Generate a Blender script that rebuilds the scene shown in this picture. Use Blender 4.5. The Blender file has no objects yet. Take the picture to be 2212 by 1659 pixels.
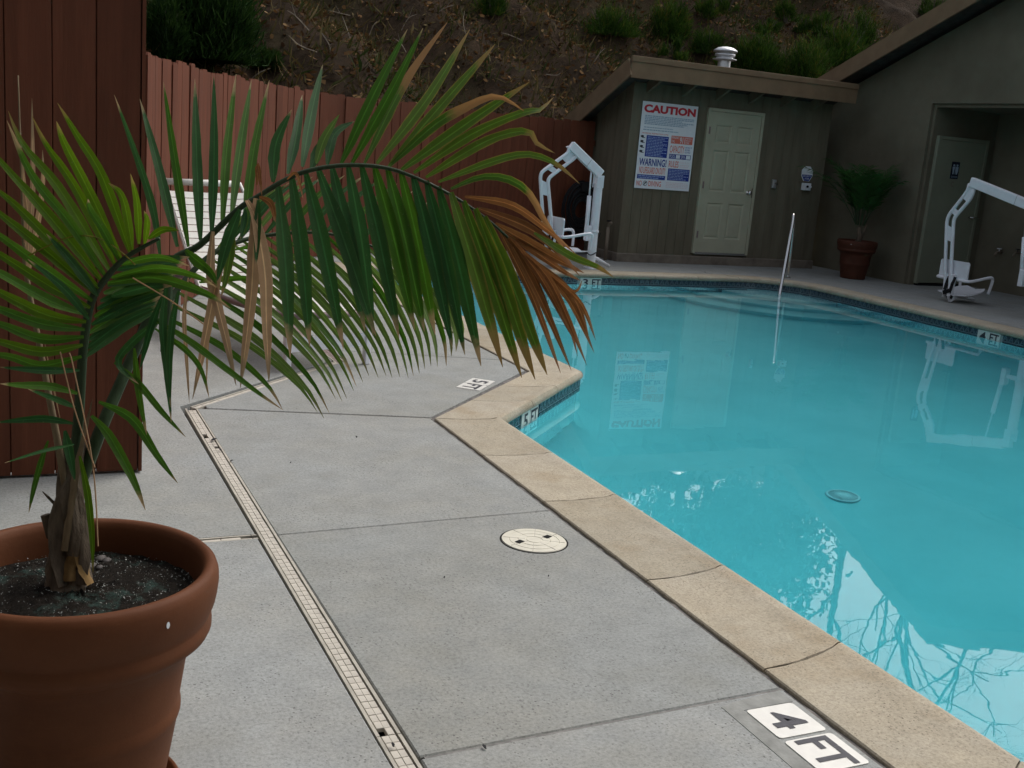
import bpy, bmesh, math, random
import numpy as np
from mathutils import Vector, Matrix
random.seed(7); rng = np.random.default_rng(11)
SC = bpy.context.scene
COL = SC.collection
R = math.radians

# ---------------------------------------------------------------- camera, sky, sun, exposure
CAM_H = 1.53
PITCH, ROLL, YAW, FOC = R(12.382), R(4.832), R(64.476), 2362.9      # FOC in pixels of a 2212 px wide frame
cF = Vector((math.cos(YAW)*math.cos(PITCH), math.sin(YAW)*math.cos(PITCH), -math.sin(PITCH)))
cR0 = Vector((math.sin(YAW), -math.cos(YAW), 0)); cU0 = cR0.cross(cF)
cR = cR0*math.cos(ROLL) + cU0*math.sin(ROLL); cU = -cR0*math.sin(ROLL) + cU0*math.cos(ROLL)
cam = bpy.data.cameras.new('camera'); cam.sensor_width = 36; cam.lens = FOC/2212*36
cam.clip_start = .05; cam.clip_end = 600
co = bpy.data.objects.new('camera', cam); COL.objects.link(co)
co.matrix_world = Matrix(((cR.x, cU.x, -cF.x, 0), (cR.y, cU.y, -cF.y, 0), (cR.z, cU.z, -cF.z, CAM_H), (0, 0, 0, 1)))
SC.camera = co
def at(px, py, depth):                                               # point seen at a measured place of the photo, at a real depth (m)
    return Vector((0, 0, CAM_H)) + (cF + cR*((px-1106)/FOC) - cU*((py-829.5)/FOC))*depth

SUN_EL, SUN_AZ = R(50), R(22)                                       # azimuth measured from +X towards +Y
W = bpy.data.worlds.new('World'); SC.world = W; W.use_nodes = True
nt = W.node_tree; bg = nt.nodes['Background']
sk = nt.nodes.new('ShaderNodeTexSky'); sk.sky_type = 'NISHITA'; sk.sun_disc = False
sk.sun_elevation = SUN_EL; sk.sun_rotation = R(90) - SUN_AZ; sk.air_density = 1.0; sk.dust_density = 5.0
hs = nt.nodes.new('ShaderNodeHueSaturation'); hs.inputs['Saturation'].default_value = .42
nt.links.new(sk.outputs['Color'], hs.inputs['Color']); nt.links.new(hs.outputs['Color'], bg.inputs['Color'])
bg.inputs['Strength'].default_value = .15
sl = bpy.data.lights.new('sun', 'SUN'); sl.energy = .55; sl.angle = R(40); sl.color = (1, .96, .9)
so = bpy.data.objects.new('sun', sl); COL.objects.link(so)
sd = Vector((math.cos(SUN_EL)*math.cos(SUN_AZ), math.cos(SUN_EL)*math.sin(SUN_AZ), math.sin(SUN_EL)))
so.rotation_euler = sd.to_track_quat('Z', 'Y').to_euler(); so.location = sd*40
vs = SC.view_settings; vs.view_transform = 'Standard'; vs.look = 'None'; vs.gamma = 1; vs.use_curve_mapping = False
vs.exposure = .45
SC.cycles.use_denoising = True
SC.cycles.max_bounces = 10; SC.cycles.transmission_bounces = 8; SC.cycles.transparent_max_bounces = 8
SC.cycles.sample_clamp_indirect = 6

# ---------------------------------------------------------------- materials
def nodes(name):
    m = bpy.data.materials.new(name); m.use_nodes = True
    t = m.node_tree; return m, t, t.nodes['Principled BSDF']
def N(t, typ, **kw):
    n = t.nodes.new(typ)
    for k, v in kw.items():
        if k in n.inputs: n.inputs[k].default_value = v
        else: setattr(n, k, v)
    return n
def rgb(c): return (c[0], c[1], c[2], 1)
def ramp(t, fac, stops):
    r = t.nodes.new('ShaderNodeValToRGB'); el = r.color_ramp.elements
    while len(el) < len(stops): el.new(.5)
    for e, (p, c) in zip(el, stops): e.position = p; e.color = rgb(c)
    t.links.new(fac, r.inputs['Fac']); return r
def mix(t, fac, a, b, mode='MIX'):
    n = t.nodes.new('ShaderNodeMix'); n.data_type = 'RGBA'; n.blend_type = mode
    for s, v in ((0, fac), (6, a), (7, b)):
        if hasattr(v, 'is_linked'): t.links.new(v, n.inputs[s])
        elif s == 0: n.inputs[0].default_value = v
        else: n.inputs[s].default_value = rgb(v)
    return n.outputs[2]
def noise(t, scale, detail=6, rough=.6, co=None, stretch=None):
    n = N(t, 'ShaderNodeTexNoise', Scale=scale, Detail=detail, Roughness=rough)
    c = co or t.nodes.new('ShaderNodeTexCoord').outputs['Object']
    if stretch:
        mp = t.nodes.new('ShaderNodeMapping'); mp.inputs['Scale'].default_value = stretch
        t.links.new(c, mp.inputs['Vector']); c = mp.outputs[0]
    t.links.new(c, n.inputs['Vector']); return n.outputs['Fac']
def bump(t, b, h, strength=.3, dist=.01):
    n = N(t, 'ShaderNodeBump', Strength=strength, Distance=dist)
    t.links.new(h, n.inputs['Height']); t.links.new(n.outputs[0], b.inputs['Normal'])
def mathn(t, op, a, b=None):
    n = t.nodes.new('ShaderNodeMath'); n.operation = op
    for i, v in enumerate((a, b)):
        if v is None: continue
        if hasattr(v, 'is_linked'): t.links.new(v, n.inputs[i])
        else: n.inputs[i].default_value = v
    return n.outputs[0]
def geo_pos(t): return t.nodes.new('ShaderNodeNewGeometry').outputs['Position']

def simple(name, c, rough=.6, var=.12, scale=8, metal=0, bmp=0, bscale=60, spec=.18, stretch=None, rnd=0, world=False):
    m, t, b = nodes(name)
    co = geo_pos(t) if world else None
    f = noise(t, scale, co=co, stretch=stretch)
    c1 = tuple(x*(1-var) for x in c); c2 = tuple(min(1, x*(1+var)) for x in c)
    col = ramp(t, f, [(.3, c1), (.7, c2)]).outputs[0]
    if rnd:
        oi = t.nodes.new('ShaderNodeObjectInfo')
        rr = ramp(t, oi.outputs['Random'], [(0, (1-rnd,)*3), (1, (1,)*3)])
        col = mix(t, 1, col, rr.outputs[0], 'MULTIPLY')
    t.links.new(col, b.inputs['Base Color'])
    b.inputs['Roughness'].default_value = rough; b.inputs['Metallic'].default_value = metal
    b.inputs['Specular IOR Level'].default_value = spec
    if bmp: bump(t, b, noise(t, bscale, 4, co=co, stretch=stretch), bmp, .004)
    return m

def concrete(name, base, warm, speck, speckscale, dirt):
    m, t, b = nodes(name); p = geo_pos(t)
    f1 = noise(t, 1.3, 8, .66, p); f2 = noise(t, 6, 7, .75, p); f3 = noise(t, 2.2, 5, .6, p)
    c = mix(t, ramp(t, f1, [(.38, (0,)*3), (.64, (1,)*3)]).outputs[0], base, warm)
    c = mix(t, ramp(t, f2, [(.38, (.0,)*3), (.70, (.75,)*3)]).outputs[0], c, tuple(x*.72 for x in base))
    c = mix(t, ramp(t, f3, [(.52, (0,)*3), (.70, (.6,)*3)]).outputs[0], c, dirt)
    v = N(t, 'ShaderNodeTexVoronoi', Scale=speckscale); t.links.new(p, v.inputs['Vector'])
    pit = ramp(t, v.outputs['Distance'], [(.13, (.85,)*3), (.24, (0,)*3)]).outputs[0]
    den = ramp(t, noise(t, 3.1, 5, .7, p), [(.42, (0,)*3), (.62, (1,)*3)]).outputs[0]
    pf = mix(t, 1, pit, den, 'MULTIPLY')
    hx = ramp(t, noise(t, speckscale*1.4, 3, .8, p), [(.30, (.68,)*3), (.5, (1,)*3), (.7, (1.16,)*3)]).outputs[0]
    c = mix(t, 1, c, hx, 'MULTIPLY')
    c = mix(t, pf, c, speck)
    oi = t.nodes.new('ShaderNodeObjectInfo').outputs['Random']; c = mix(t, 1, c, ramp(t, oi, [(0, (.90, .90, .89)), (1, (1.05, 1.05, 1.06))]).outputs[0], 'MULTIPLY')
    t.links.new(c, b.inputs['Base Color']); b.inputs['Roughness'].default_value = .85; b.inputs['Specular IOR Level'].default_value = .15
    h = mathn(t, 'SUBTRACT', noise(t, speckscale*.8, 5, .75, p), mathn(t, 'MULTIPLY', pf, .8))
    bump(t, b, h, .55, .004); return m

M = {}
M['deck'] = concrete('deck_concrete', (.306, .320, .312), (.298, .298, .272), (.115, .113, .11), 62, (.235, .238, .215))
M['coping'] = concrete('coping_stone', (.405, .355, .265), (.385, .35, .28), (.15, .125, .09), 70, (.29, .225, .14))
M['curb'] = simple('curb_concrete', (.17, .145, .115), .9, .3, 6, bmp=.4, bscale=40, world=True)
M['mastic'] = simple('joint_mastic', (.125, .115, .108), .8, .4, 30, bmp=.5, bscale=80, world=True)
M['slabjoint'] = simple('slab_joint_grit', (.185, .18, .17), .9, .4, 30, bmp=.5, bscale=80, world=True)
M['patch'] = simple('mortar_patch', (.25, .255, .24), .9, .25, 14, bmp=.4, bscale=60, world=True)
M['earth_base'] = simple('ground_earth', (.10, .085, .065), .95, .3, 3, bmp=.3, world=True)
M['red'] = simple('red_fence_paint', (.136, .043, .022), .75, .2, 5, bmp=.25, bscale=26, stretch=(4, 4, .35), rnd=.22)
M['red_near'] = simple('red_screen_paint', (.124, .042, .022), .75, .22, 4, bmp=.3, bscale=22, stretch=(4, 4, .35), rnd=.15)
M['taupe'] = simple('taupe_siding_paint', (.150, .133, .092), .8, .2, 2.2, bmp=.3, bscale=30, stretch=(3, 3, .6), rnd=.1)
M['stucco'] = simple('taupe_stucco', (.138, .126, .089), .9, .2, 1.4, bmp=.55, bscale=70, world=True)
M['fascia'] = simple('brown_fascia_paint', (.18, .122, .072), .7, .14, 5, bmp=.2, bscale=30)
M['roof'] = simple('roof_felt', (.06, .055, .05), .95, .3, 9, bmp=.5, bscale=60)
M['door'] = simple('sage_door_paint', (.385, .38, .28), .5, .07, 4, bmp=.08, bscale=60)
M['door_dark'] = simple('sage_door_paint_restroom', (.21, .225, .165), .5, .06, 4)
M['steel'] = simple('stainless_steel', (.62, .61, .6), .18, .06, 30, metal=1, spec=.5)
M['galv'] = simple('galvanised_metal', (.62, .63, .64), .38, .15, 14, metal=.75, spec=.5)
M['white'] = simple('white_powder_coat', (.74, .76, .80), .4, .06, 9, spec=.5)
M['offwhite'] = simple('offwhite_plastic', (.52, .485, .42), .5, .12, 9, rnd=.12)
M['drainrail'] = simple('drain_rail_plastic', (.40, .375, .32), .6, .18, 12, world=True)
M['lid'] = simple('skimmer_lid_plastic', (.60, .575, .48), .5, .07, 20, bmp=.1)
M['black'] = simple('black_rubber', (.012, .012, .013), .5, .2, 20)
M['dark'] = simple('dark_void', (.01, .01, .01), .9, .2, 20)
M['strap'] = simple('vinyl_strap', (.66, .65, .60), .45, .06, 10, rnd=.06)
M['frame'] = simple('taupe_lounger_frame', (.24, .185, .175), .5, .1, 10)
M['signwhite'] = simple('sign_white', (.74, .77, .80), .45, .03, 20, spec=.5)
M['signred'] = simple('sign_red', (.55, .035, .05), .5, .05, 20)
M['signorange'] = simple('sign_faded_red', (.66, .17, .12), .5, .08, 30)
M['signblue'] = simple('sign_blue', (.02, .045, .26), .5, .06, 30)
M['signgrey'] = simple('sign_small_print', (.32, .42, .52), .5, .1, 60)
M['signpale'] = simple('sign_small_print_on_blue', (.30, .38, .62), .5, .1, 60)
M['signpink'] = simple('sign_pale_pink', (.72, .62, .64), .5, .05, 30)
M['markwhite'] = simple('marker_ceramic', (.66, .65, .60), .35, .06, 25, spec=.5)
M['markblack'] = simple('marker_lettering', (.045, .045, .055), .4, .25, 60)
M['tile'] = simple('waterline_tile', (.030, .052, .075), .16, .35, 40, rnd=.3, spec=.5)
M['tileline'] = simple('waterline_tile_pattern', (.24, .30, .33), .3, .2, 40)
M['grout'] = simple('tile_grout', (.34, .38, .38), .8, .15, 40)
M['terracotta'] = None
M['blueink'] = simple('blue_ink', (.03, .12, .5), .5, .1, 20)
M['pipe'] = simple('painted_pipe', (.19, .155, .115), .6, .15, 9)
M['cable'] = simple('dark_cable', (.02, .02, .022), .6, .1, 9)

def terracotta():
    m, t, b = nodes('terracotta_plastic'); p = t.nodes.new('ShaderNodeTexCoord').outputs['Object']
    c = ramp(t, noise(t, 3.2, 7, .65, p), [(.3, (.096, .033, .013)), (.55, (.126, .045, .018)), (.75, (.152, .060, .027))]).outputs[0]
    sc = ramp(t, noise(t, 60, 3, .7, p, (1, 1, 9)), [(.62, (0,)*3), (.8, (.3,)*3)]).outputs[0]
    c = mix(t, sc, c, (.25, .13, .075))
    t.links.new(c, b.inputs['Base Color']); b.inputs['Roughness'].default_value = .62
    b.inputs['Specular IOR Level'].default_value = .16
    bump(t, b, noise(t, 130, 4, .7, p), .22, .002); return m
M['terracotta'] = terracotta()
def soil():
    m, t, b = nodes('potting_soil'); p = geo_pos(t)
    v = N(t, 'ShaderNodeTexVoronoi', Scale=150); t.links.new(p, v.inputs['Vector'])
    c = mix(t, ramp(t, noise(t, 40, 6, .8, p), [(.35, (0,)*3), (.65, (1,)*3)]).outputs[0], (.008, .007, .006), (.04, .033, .026))
    c = mix(t, ramp(t, noise(t, 9, 5, .7, p), [(.54, (0,)*3), (.68, (.75,)*3)]).outputs[0], c, (.075, .145, .125))
    t.links.new(c, b.inputs['Base Color']); b.inputs['Roughness'].default_value = .9; b.inputs['Specular IOR Level'].default_value = .08
    bump(t, b, noise(t, 110, 6, .8, p), 1, .012); return m
M['soil'] = soil()
M['pot_shaded'] = simple('shaded_terracotta_plastic', (.075, .026, .015), .6, .2, 5, bmp=.15, bscale=90)  # terracotta copy darkened in colour, standing in for shade on the far pot
M['perlite'] = simple('perlite', (.30, .31, .29), .8, .3, 50)
M['pebble'] = simple('pebble', (.10, .09, .085), .7, .25, 40)

def plaster():
    m, t, b = nodes('pool_plaster'); p = geo_pos(t)
    c = ramp(t, noise(t, 1.4, 6, .6, p), [(.25, (.33, .62, .66)), (.75, (.42, .72, .76))]).outputs[0]
    t.links.new(c, b.inputs['Base Color']); b.inputs['Roughness'].default_value = .85; return m
M['plaster'] = plaster()
def water():
    m = bpy.data.materials.new('pool_water'); m.use_nodes = True; t = m.node_tree; t.nodes.clear()
    o = t.nodes.new('ShaderNodeOutputMaterial'); g = N(t, 'ShaderNodeBsdfGlass', Roughness=0., IOR=1.33)
    g.inputs['Color'].default_value = (1, 1, 1, 1)
    p = geo_pos(t)
    bm_ = N(t, 'ShaderNodeBump', Strength=.035, Distance=.02)
    t.links.new(noise(t, 2.2, 3, .5, p), bm_.inputs['Height']); t.links.new(bm_.outputs[0], g.inputs['Normal'])
    t.links.new(g.outputs[0], o.inputs['Surface'])
    a = N(t, 'ShaderNodeVolumeAbsorption', Density=.46); a.inputs['Color'].default_value = (.05, .865, .915, 1)
    t.links.new(a.outputs[0], o.inputs['Volume']); return m
M['water'] = water()

def leafmat(name, green, green2, edge, tip, tipstart, edgeamt=.6, dry=False):
    m, t, b = nodes(name)
    uv = t.nodes.new('ShaderNodeUVMap').outputs[0]
    sx = t.nodes.new('ShaderNodeSeparateXYZ'); t.links.new(uv, sx.inputs[0])
    u, v = sx.outputs[0], sx.outputs[1]
    oi = t.nodes.new('ShaderNodeObjectInfo').outputs['Random']
    c = mix(t, oi, green, green2)
    str_ = N(t, 'ShaderNodeTexWave', Scale=5.0, Distortion=2.0, Detail=2.0); str_.bands_direction = 'X'
    t.links.new(uv, str_.inputs['Vector'])
    c = mix(t, ramp(t, str_.outputs['Fac'], [(.2, (.0,)*3), (.9, (.55,)*3)]).outputs[0], c, tuple(x*.62 for x in green))
    e = mathn(t, 'ABSOLUTE', mathn(t, 'SUBTRACT', u, .5))                     # 0 rib .. .5 edge
    n1 = noise(t, 14, 5, .7)
    ef = mathn(t, 'ADD', e, mathn(t, 'MULTIPLY', mathn(t, 'SUBTRACT', n1, .5), .30))
    ef = mathn(t, 'ADD', ef, mathn(t, 'MULTIPLY', v, .06))
    c = mix(t, ramp(t, ef, [(.40, (0,)*3), (.52, (edgeamt,)*3)]).outputs[0], c, edge)
    rib = ramp(t, e, [(.02, (.75,)*3), (.07, (0,)*3)]).outputs[0]
    c = mix(t, rib, c, tuple(min(1, x*2.1+.01) for x in green))
    c = mix(t, ramp(t, noise(t, 170, 2, .5), [(.68, (0,)*3), (.76, (.35,)*3)]).outputs[0], c, (.20, .20, .10))
    c = mix(t, ramp(t, noise(t, 22, 5, .7), [(.35, (.35,)*3), (.6, (0,)*3)]).outputs[0], c, tuple(x*.55 for x in green2))
    vf = mathn(t, 'ADD', v, mathn(t, 'MULTIPLY', mathn(t, 'SUBTRACT', noise(t, 9, 4, .7), .5), .30))
    vf = mathn(t, 'ADD', vf, mathn(t, 'MULTIPLY', mathn(t, 'SUBTRACT', oi, .5), .12))
    c = mix(t, ramp(t, vf, [(tipstart-.06, (0,)*3), (tipstart, (.8,)*3), (min(.999, tipstart+.1), (1,)*3)]).outputs[0], c, tip)
    t.links.new(c, b.inputs['Base Color']); b.inputs['Roughness'].default_value = .85 if dry else .5
    b.inputs['Specular IOR Level'].default_value = .15 if dry else .28
    bump(t, b, str_.outputs['Fac'], .35, .002)
    tr = t.nodes.new('ShaderNodeBsdfTranslucent'); t.links.new(c, tr.inputs['Color'])
    ms = t.nodes.new('ShaderNodeMixShader'); ms.inputs[0].default_value = .36
    t.links.new(b.outputs[0], ms.inputs[1]); t.links.new(tr.outputs[0], ms.inputs[2])
    t.links.new(ms.outputs[0], t.nodes['Material Output'].inputs['Surface']); return m
TAN = (.42, .29, .15); YEL = (.26, .22, .03)
M['lf_dark'] = leafmat('leaf_dark_green', (.020, .092, .020), (.036, .115, .020), (.10, .13, .02), TAN, .95, .35)
M['lf_blue'] = leafmat('leaf_blue_green', (.030, .108, .026), (.046, .135, .032), (.10, .14, .05), TAN, .97, .3)
M['lf_mid'] = leafmat('leaf_mid_green', (.046, .142, .008), (.076, .182, .010), (.13, .17, .02), TAN, .93, .45)
M['lf_yel'] = leafmat('leaf_yellow_edged', (.070, .15, .010), (.105, .175, .012), YEL, (.30, .19, .06), .86, 1)
M['lf_burnt'] = leafmat('leaf_half_burnt', (.055, .13, .012), (.065, .14, .012), (.30, .2, .04), (.32, .17, .065), .52, 1)
M['lf_pale'] = leafmat('leaf_pale_green', (.12, .215, .035), (.17, .27, .06), (.15, .19, .06), (.22, .2, .08), .96, .4)
M['lf_lime'] = leafmat('leaf_lime_green', (.075, .160, .002), (.110, .205, .004), (.14, .19, .01), (.25, .18, .05), .92, .5)
M['lf_brown'] = leafmat('leaf_dry_brown', (.27, .115, .035), (.21, .085, .035), (.34, .18, .06), (.30, .15, .07), .8, .7, True)
M['lf_tan'] = leafmat('leaf_dry_tan', (.52, .33, .18), (.46, .30, .18), (.56, .38, .23), (.30, .22, .13), .85, .6, True)
M['stem'] = simple('palm_stem', (.030, .050, .022), .5, .3, 12, stretch=(6, 6, .6), bmp=.2)
M['stem_tan'] = simple('palm_dry_stem', (.20, .15, .09), .8, .25, 12, stretch=(6, 6, .6), bmp=.3)
M['trunk'] = simple('palm_trunk', (.115, .090, .064), .9, .5, 16, stretch=(3, 3, .5), bmp=.8, bscale=50)
M['trunk_in'] = simple('palm_trunk_cut', (.20, .125, .05), .9, .4, 20, bmp=.5)

def hillmat():
    m, t, b = nodes('hill_earth'); p = geo_pos(t)
    c = ramp(t, noise(t, .8, 8, .7, p), [(.3, (.026, .017, .010)), (.5, (.045, .029, .017)), (.7, (.066, .040, .025))]).outputs[0]
    c = mix(t, ramp(t, noise(t, 5, 8, .8, p), [(.4, (0,)*3), (.65, (.7,)*3)]).outputs[0], c, (.014, .011, .008))
    c = mix(t, ramp(t, noise(t, .35, 4, .6, p), [(.5, (0,)*3), (.65, (.5,)*3)]).outputs[0], c, (.036, .036, .014))
    t.links.new(c, b.inputs['Base Color']); b.inputs['Roughness'].default_value = .95
    b.inputs['Specular IOR Level'].default_value = .06; bump(t, b, noise(t, 9, 8, .8, p), 1, .08); return m
M['hill'] = hillmat()
def attrmat(name, cols, rough=.85, transl=.2):
    m, t, b = nodes(name)
    a = t.nodes.new('ShaderNodeAttribute'); a.attribute_name = 'kindval'
    st = [(i/(len(cols)-1), c) for i, c in enumerate(cols)]
    c = ramp(t, a.outputs['Fac'], st).outputs[0]
    t.links.new(c, b.inputs['Base Color']); b.inputs['Roughness'].default_value = rough
    b.inputs['Specular IOR Level'].default_value = .1
    if transl:
        tr = t.nodes.new('ShaderNodeBsdfTranslucent'); t.links.new(c, tr.inputs['Color'])
        ms = t.nodes.new('ShaderNodeMixShader'); ms.inputs[0].default_value = transl
        t.links.new(b.outputs[0], ms.inputs[1]); t.links.new(tr.outputs[0], ms.inputs[2])
        t.links.new(ms.outputs[0], t.nodes['Material Output'].inputs['Surface'])
    return m
M['drygrass'] = attrmat('dry_grass', [(.022, .040, .008), (.045, .050, .013), (.075, .058, .022), (.13, .098, .042), (.24, .19, .10)])
M['litter'] = attrmat('leaf_litter', [(.03, .016, .008), (.085, .042, .016), (.20, .11, .045), (.42, .29, .15)])
M['shrub'] = attrmat('shrub_leaves', [(.011, .029, .004), (.026, .062, .007), (.046, .098, .011), (.11, .09, .014)])
M['shrub_dark'] = attrmat('dark_shrub_leaves', [(.006, .018, .004), (.013, .034, .006), (.022, .052, .008), (.034, .066, .012)])
M['treeleaf'] = attrmat('tree_leaves', [(.02, .035, .012), (.03, .055, .018), (.045, .075, .025), (.06, .09, .03)])
M['bark'] = simple('bark', (.09, .075, .06), .95, .35, 8, bmp=.6, bscale=20)
M['twig'] = simple('bleached_twig', (.24, .20, .155), .9, .3, 10)

# ---------------------------------------------------------------- object helpers
def link(name, me, parent=None, mats=()):
    for m in mats: me.materials.append(m)
    o = bpy.data.objects.new(name, me); COL.objects.link(o)
    if parent is not None: o.parent = parent
    return o
def tag(o, label=None, cat=None, group=None, kind=None):
    if label: o['label'] = label
    if cat: o['category'] = cat
    if group: o['group'] = group
    if kind: o['kind'] = kind
    return o
def empty(name, loc=(0, 0, 0), rz=0):
    o = bpy.data.objects.new(name, None); COL.objects.link(o); o.location = loc; o.rotation_euler.z = rz
    o.empty_display_size = .1; return o
class MB:
    """collects shapes into one mesh (coordinates local to the thing)"""
    def __init__(s): s.v = []; s.f = []; s.mi = []; s.uv = None
    def add(s, vs, fs, mi=0):
        k = len(s.v); s.v += [tuple(v) for v in vs]; s.f += [tuple(i+k for i in f) for f in fs]; s.mi += [mi]*len(fs)
        return s
    def box(s, a, b, mi=0, M4=None):
        x0, y0, z0 = a; x1, y1, z1 = b
        v = [Vector(p) for p in ((x0,y0,z0),(x1,y0,z0),(x1,y1,z0),(x0,y1,z0),(x0,y0,z1),(x1,y0,z1),(x1,y1,z1),(x0,y1,z1))]
        if M4 is not None: v = [M4 @ p for p in v]
        return s.add(v, [(0,3,2,1),(4,5,6,7),(0,1,5,4),(1,2,6,5),(2,3,7,6),(3,0,4,7)], mi)
    def prism(s, poly, z0, z1, mi=0):
        n = len(poly)
        v = [(p[0], p[1], z0) for p in poly] + [(p[0], p[1], z1) for p in poly]
        f = [tuple(range(n-1, -1, -1)), tuple(range(n, 2*n))] + [(i, (i+1) % n, n+(i+1) % n, n+i) for i in range(n)]
        return s.add(v, f, mi)
    def beam(s, a, b, w, h, up=(0, 0, 1), mi=0):
        a, b = Vector(a), Vector(b); d = (b-a).normalized(); u = Vector(up); sd_ = d.cross(u)
        if sd_.length < 1e-4: sd_ = d.cross(Vector((1, 0, 0)))
        sd_.normalize(); u = sd_.cross(d)
        v = [p + sd_*(i*w/2) + u*(j*h/2) for p in (a, b) for i, j in ((-1,-1),(1,-1),(1,1),(-1,1))]
        return s.add(v, [(0,1,2,3),(7,6,5,4),(0,4,5,1),(1,5,6,2),(2,6,7,3),(3,7,4,0)], mi)
    def tube(s, pts, r, n=8, mi=0, smooth_=0, cap=True):
        pts = [Vector(p) for p in pts]
        if smooth_: pts = catmull(pts, smooth_)
        rs = r if hasattr(r, '__len__') else [r]*len(pts)
        if len(rs) != len(pts): rs = list(np.interp(np.linspace(0, 1, len(pts)), np.linspace(0, 1, len(rs)), rs))
        rings = []; prev = None
        for i, p in enumerate(pts):
            d = (pts[min(i+1, len(pts)-1)] - pts[max(i-1, 0)]).normalized()
            if prev is None:
                prev = d.orthogonal().normalized()
            a = (prev - d*prev.dot(d))
            a = a.normalized() if a.length > 1e-5 else d.orthogonal().normalized()
            prev = a; b = d.cross(a)
            rings.append([p + (a*math.cos(2*math.pi*k/n) + b*math.sin(2*math.pi*k/n))*rs[i] for k in range(n)])
        v = [q for rg in rings for q in rg]; f = []
        for i in range(len(pts)-1):
            for k in range(n):
                f.append((i*n+k, i*n+(k+1) % n, (i+1)*n+(k+1) % n, (i+1)*n+k))
        if cap: f += [tuple(range(n-1, -1, -1)), tuple(range((len(pts)-1)*n, len(pts)*n))]
        return s.add(v, f, mi)
    def lathe(s, prof, n=32, c=(0, 0, 0), mi=0, close=False):
        v = []; f = []
        for r, z in prof:
            for k in range(n):
                a = 2*math.pi*k/n; v.append((c[0]+r*math.cos(a), c[1]+r*math.sin(a), c[2]+z))
        for i in range(len(prof)-1):
            for k in range(n):
                f.append((i*n+k, i*n+(k+1) % n, (i+1)*n+(k+1) % n, (i+1)*n+k))
        if close: f += [tuple(range(n-1, -1, -1)), tuple(range((len(prof)-1)*n, len(prof)*n))]
        return s.add(v, f, mi)
    def mesh(s, name, smooth=False):
        me = bpy.data.meshes.new(name); me.from_pydata(s.v, [], s.f)
        for p, i in zip(me.polygons, s.mi): p.material_index = i; p.use_smooth = smooth
        me.update(); return me
    def build(s, name, mats, parent=None, smooth=False, bevel=0):
        if not isinstance(mats, (list, tuple)): mats = [mats]
        me = s.mesh(name, smooth)
        if bevel:
            bm = bmesh.new(); bm.from_mesh(me)
            ed = [e for e in bm.edges if len(e.link_faces) == 2 and e.calc_face_angle(0) > .6]
            bmesh.ops.bevel(bm, geom=ed, offset=bevel, segments=1, affect='EDGES', clamp_overlap=True)
            bm.to_mesh(me); bm.free()
        if smooth: 
            try: me.shade_auto = True
            except Exception: pass
        return link(name, me, parent, mats)
def catmull(p, k):
    out = []; n = len(p)
    for i in range(n-1):
        p0, p1, p2, p3 = p[max(i-1, 0)], p[i], p[i+1], p[min(i+2, n-1)]
        for j in range(k):
            t = j/k
            out.append(.5*((2*p1) + (p2-p0)*t + (2*p0-5*p1+4*p2-p3)*t*t + (3*p1-p0-3*p2+p3)*t**3))
    out.append(p[-1]); return out
def sharp(o, ang=35):
    me = o.data
    try:
        me.set_sharp_from_angle(angle=R(ang))
    except Exception: pass
    return o
_tc = {}
def text_mesh(s, bold=0.0):
    key = (s, bold)
    if key in _tc: return _tc[key]
    cu = bpy.data.curves.new('lettering_source', 'FONT'); cu.body = s; cu.offset = bold; cu.resolution_u = 3
    o = bpy.data.objects.new('lettering_source', cu); COL.objects.link(o)
    dg = bpy.context.evaluated_depsgraph_get(); dg.update()
    me = bpy.data.meshes.new_from_object(o.evaluated_get(dg))
    v = np.array([x.co[:] for x in me.vertices]); f = [tuple(p.vertices) for p in me.polygons]
    bpy.data.objects.remove(o); bpy.data.curves.remove(cu); bpy.data.meshes.remove(me)
    _tc[key] = (v, f); return v, f
def put_text(mb, s, x0, y0, x1, y1, F, mi=0, bold=0.0):
    """fit text into a box; F maps (x, y) to 3-D"""
    v, f = text_mesh(s, bold)
    a, b = v.min(0), v.max(0)
    P = [F(x0+(q[0]-a[0])/(b[0]-a[0])*(x1-x0), y0+(q[1]-a[1])/(b[1]-a[1])*(y1-y0)) for q in v]
    mb.add(P, f, mi)
def copy_tree(o, parent=None):
    c = o.copy(); COL.objects.link(c)
    if parent is not None: c.parent = parent
    for ch in list(o.children): copy_tree(ch, c)
    return c
# ---------------------------------------------------------------- pool: path of the coping (outer point, inner point)
def arc(c, r, a0, a1, n): return [(c[0]+r*math.cos(R(a0+(a1-a0)*i/n)), c[1]+r*math.sin(R(a0+(a1-a0)*i/n))) for i in range(n+1)]
WATER_Z = -.132
AI = arc((9.05, 11.35), .75, 90, 0, 8); AO = arc((9.05, 11.35), 1.14, 90, 0, 8)
PATH = [((2.05, -3.4), (2.45, -3.0)), ((2.174, 5.516), (2.565, 5.446)), ((3.308, 6.66), (3.70, 6.60)), ((3.32, 12.50), (3.72, 12.10))] + list(zip(AO, AI)) + [((10.10, -3.4), (9.70, -3.0))]
INNER = [p[1] for p in PATH]
def offset_poly(poly, d):                                            # poly runs clockwise: outward is the left of travel
    n = len(poly); out = []
    for i in range(n):
        p0, p, p1 = Vector(poly[i-1]), Vector(poly[i]), Vector(poly[(i+1) % n])
        a, b = (p-p0).normalized(), (p1-p).normalized()
        na, nb = Vector((-a.y, a.x)), Vector((-b.y, b.x)); m = na+nb
        m = m/(m.dot(na)) if m.length > 1e-6 else na
        out.append(tuple(p+m*d))
    return out
def floor_z(y): return -1.42 + (y-5.5)*.062

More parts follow.
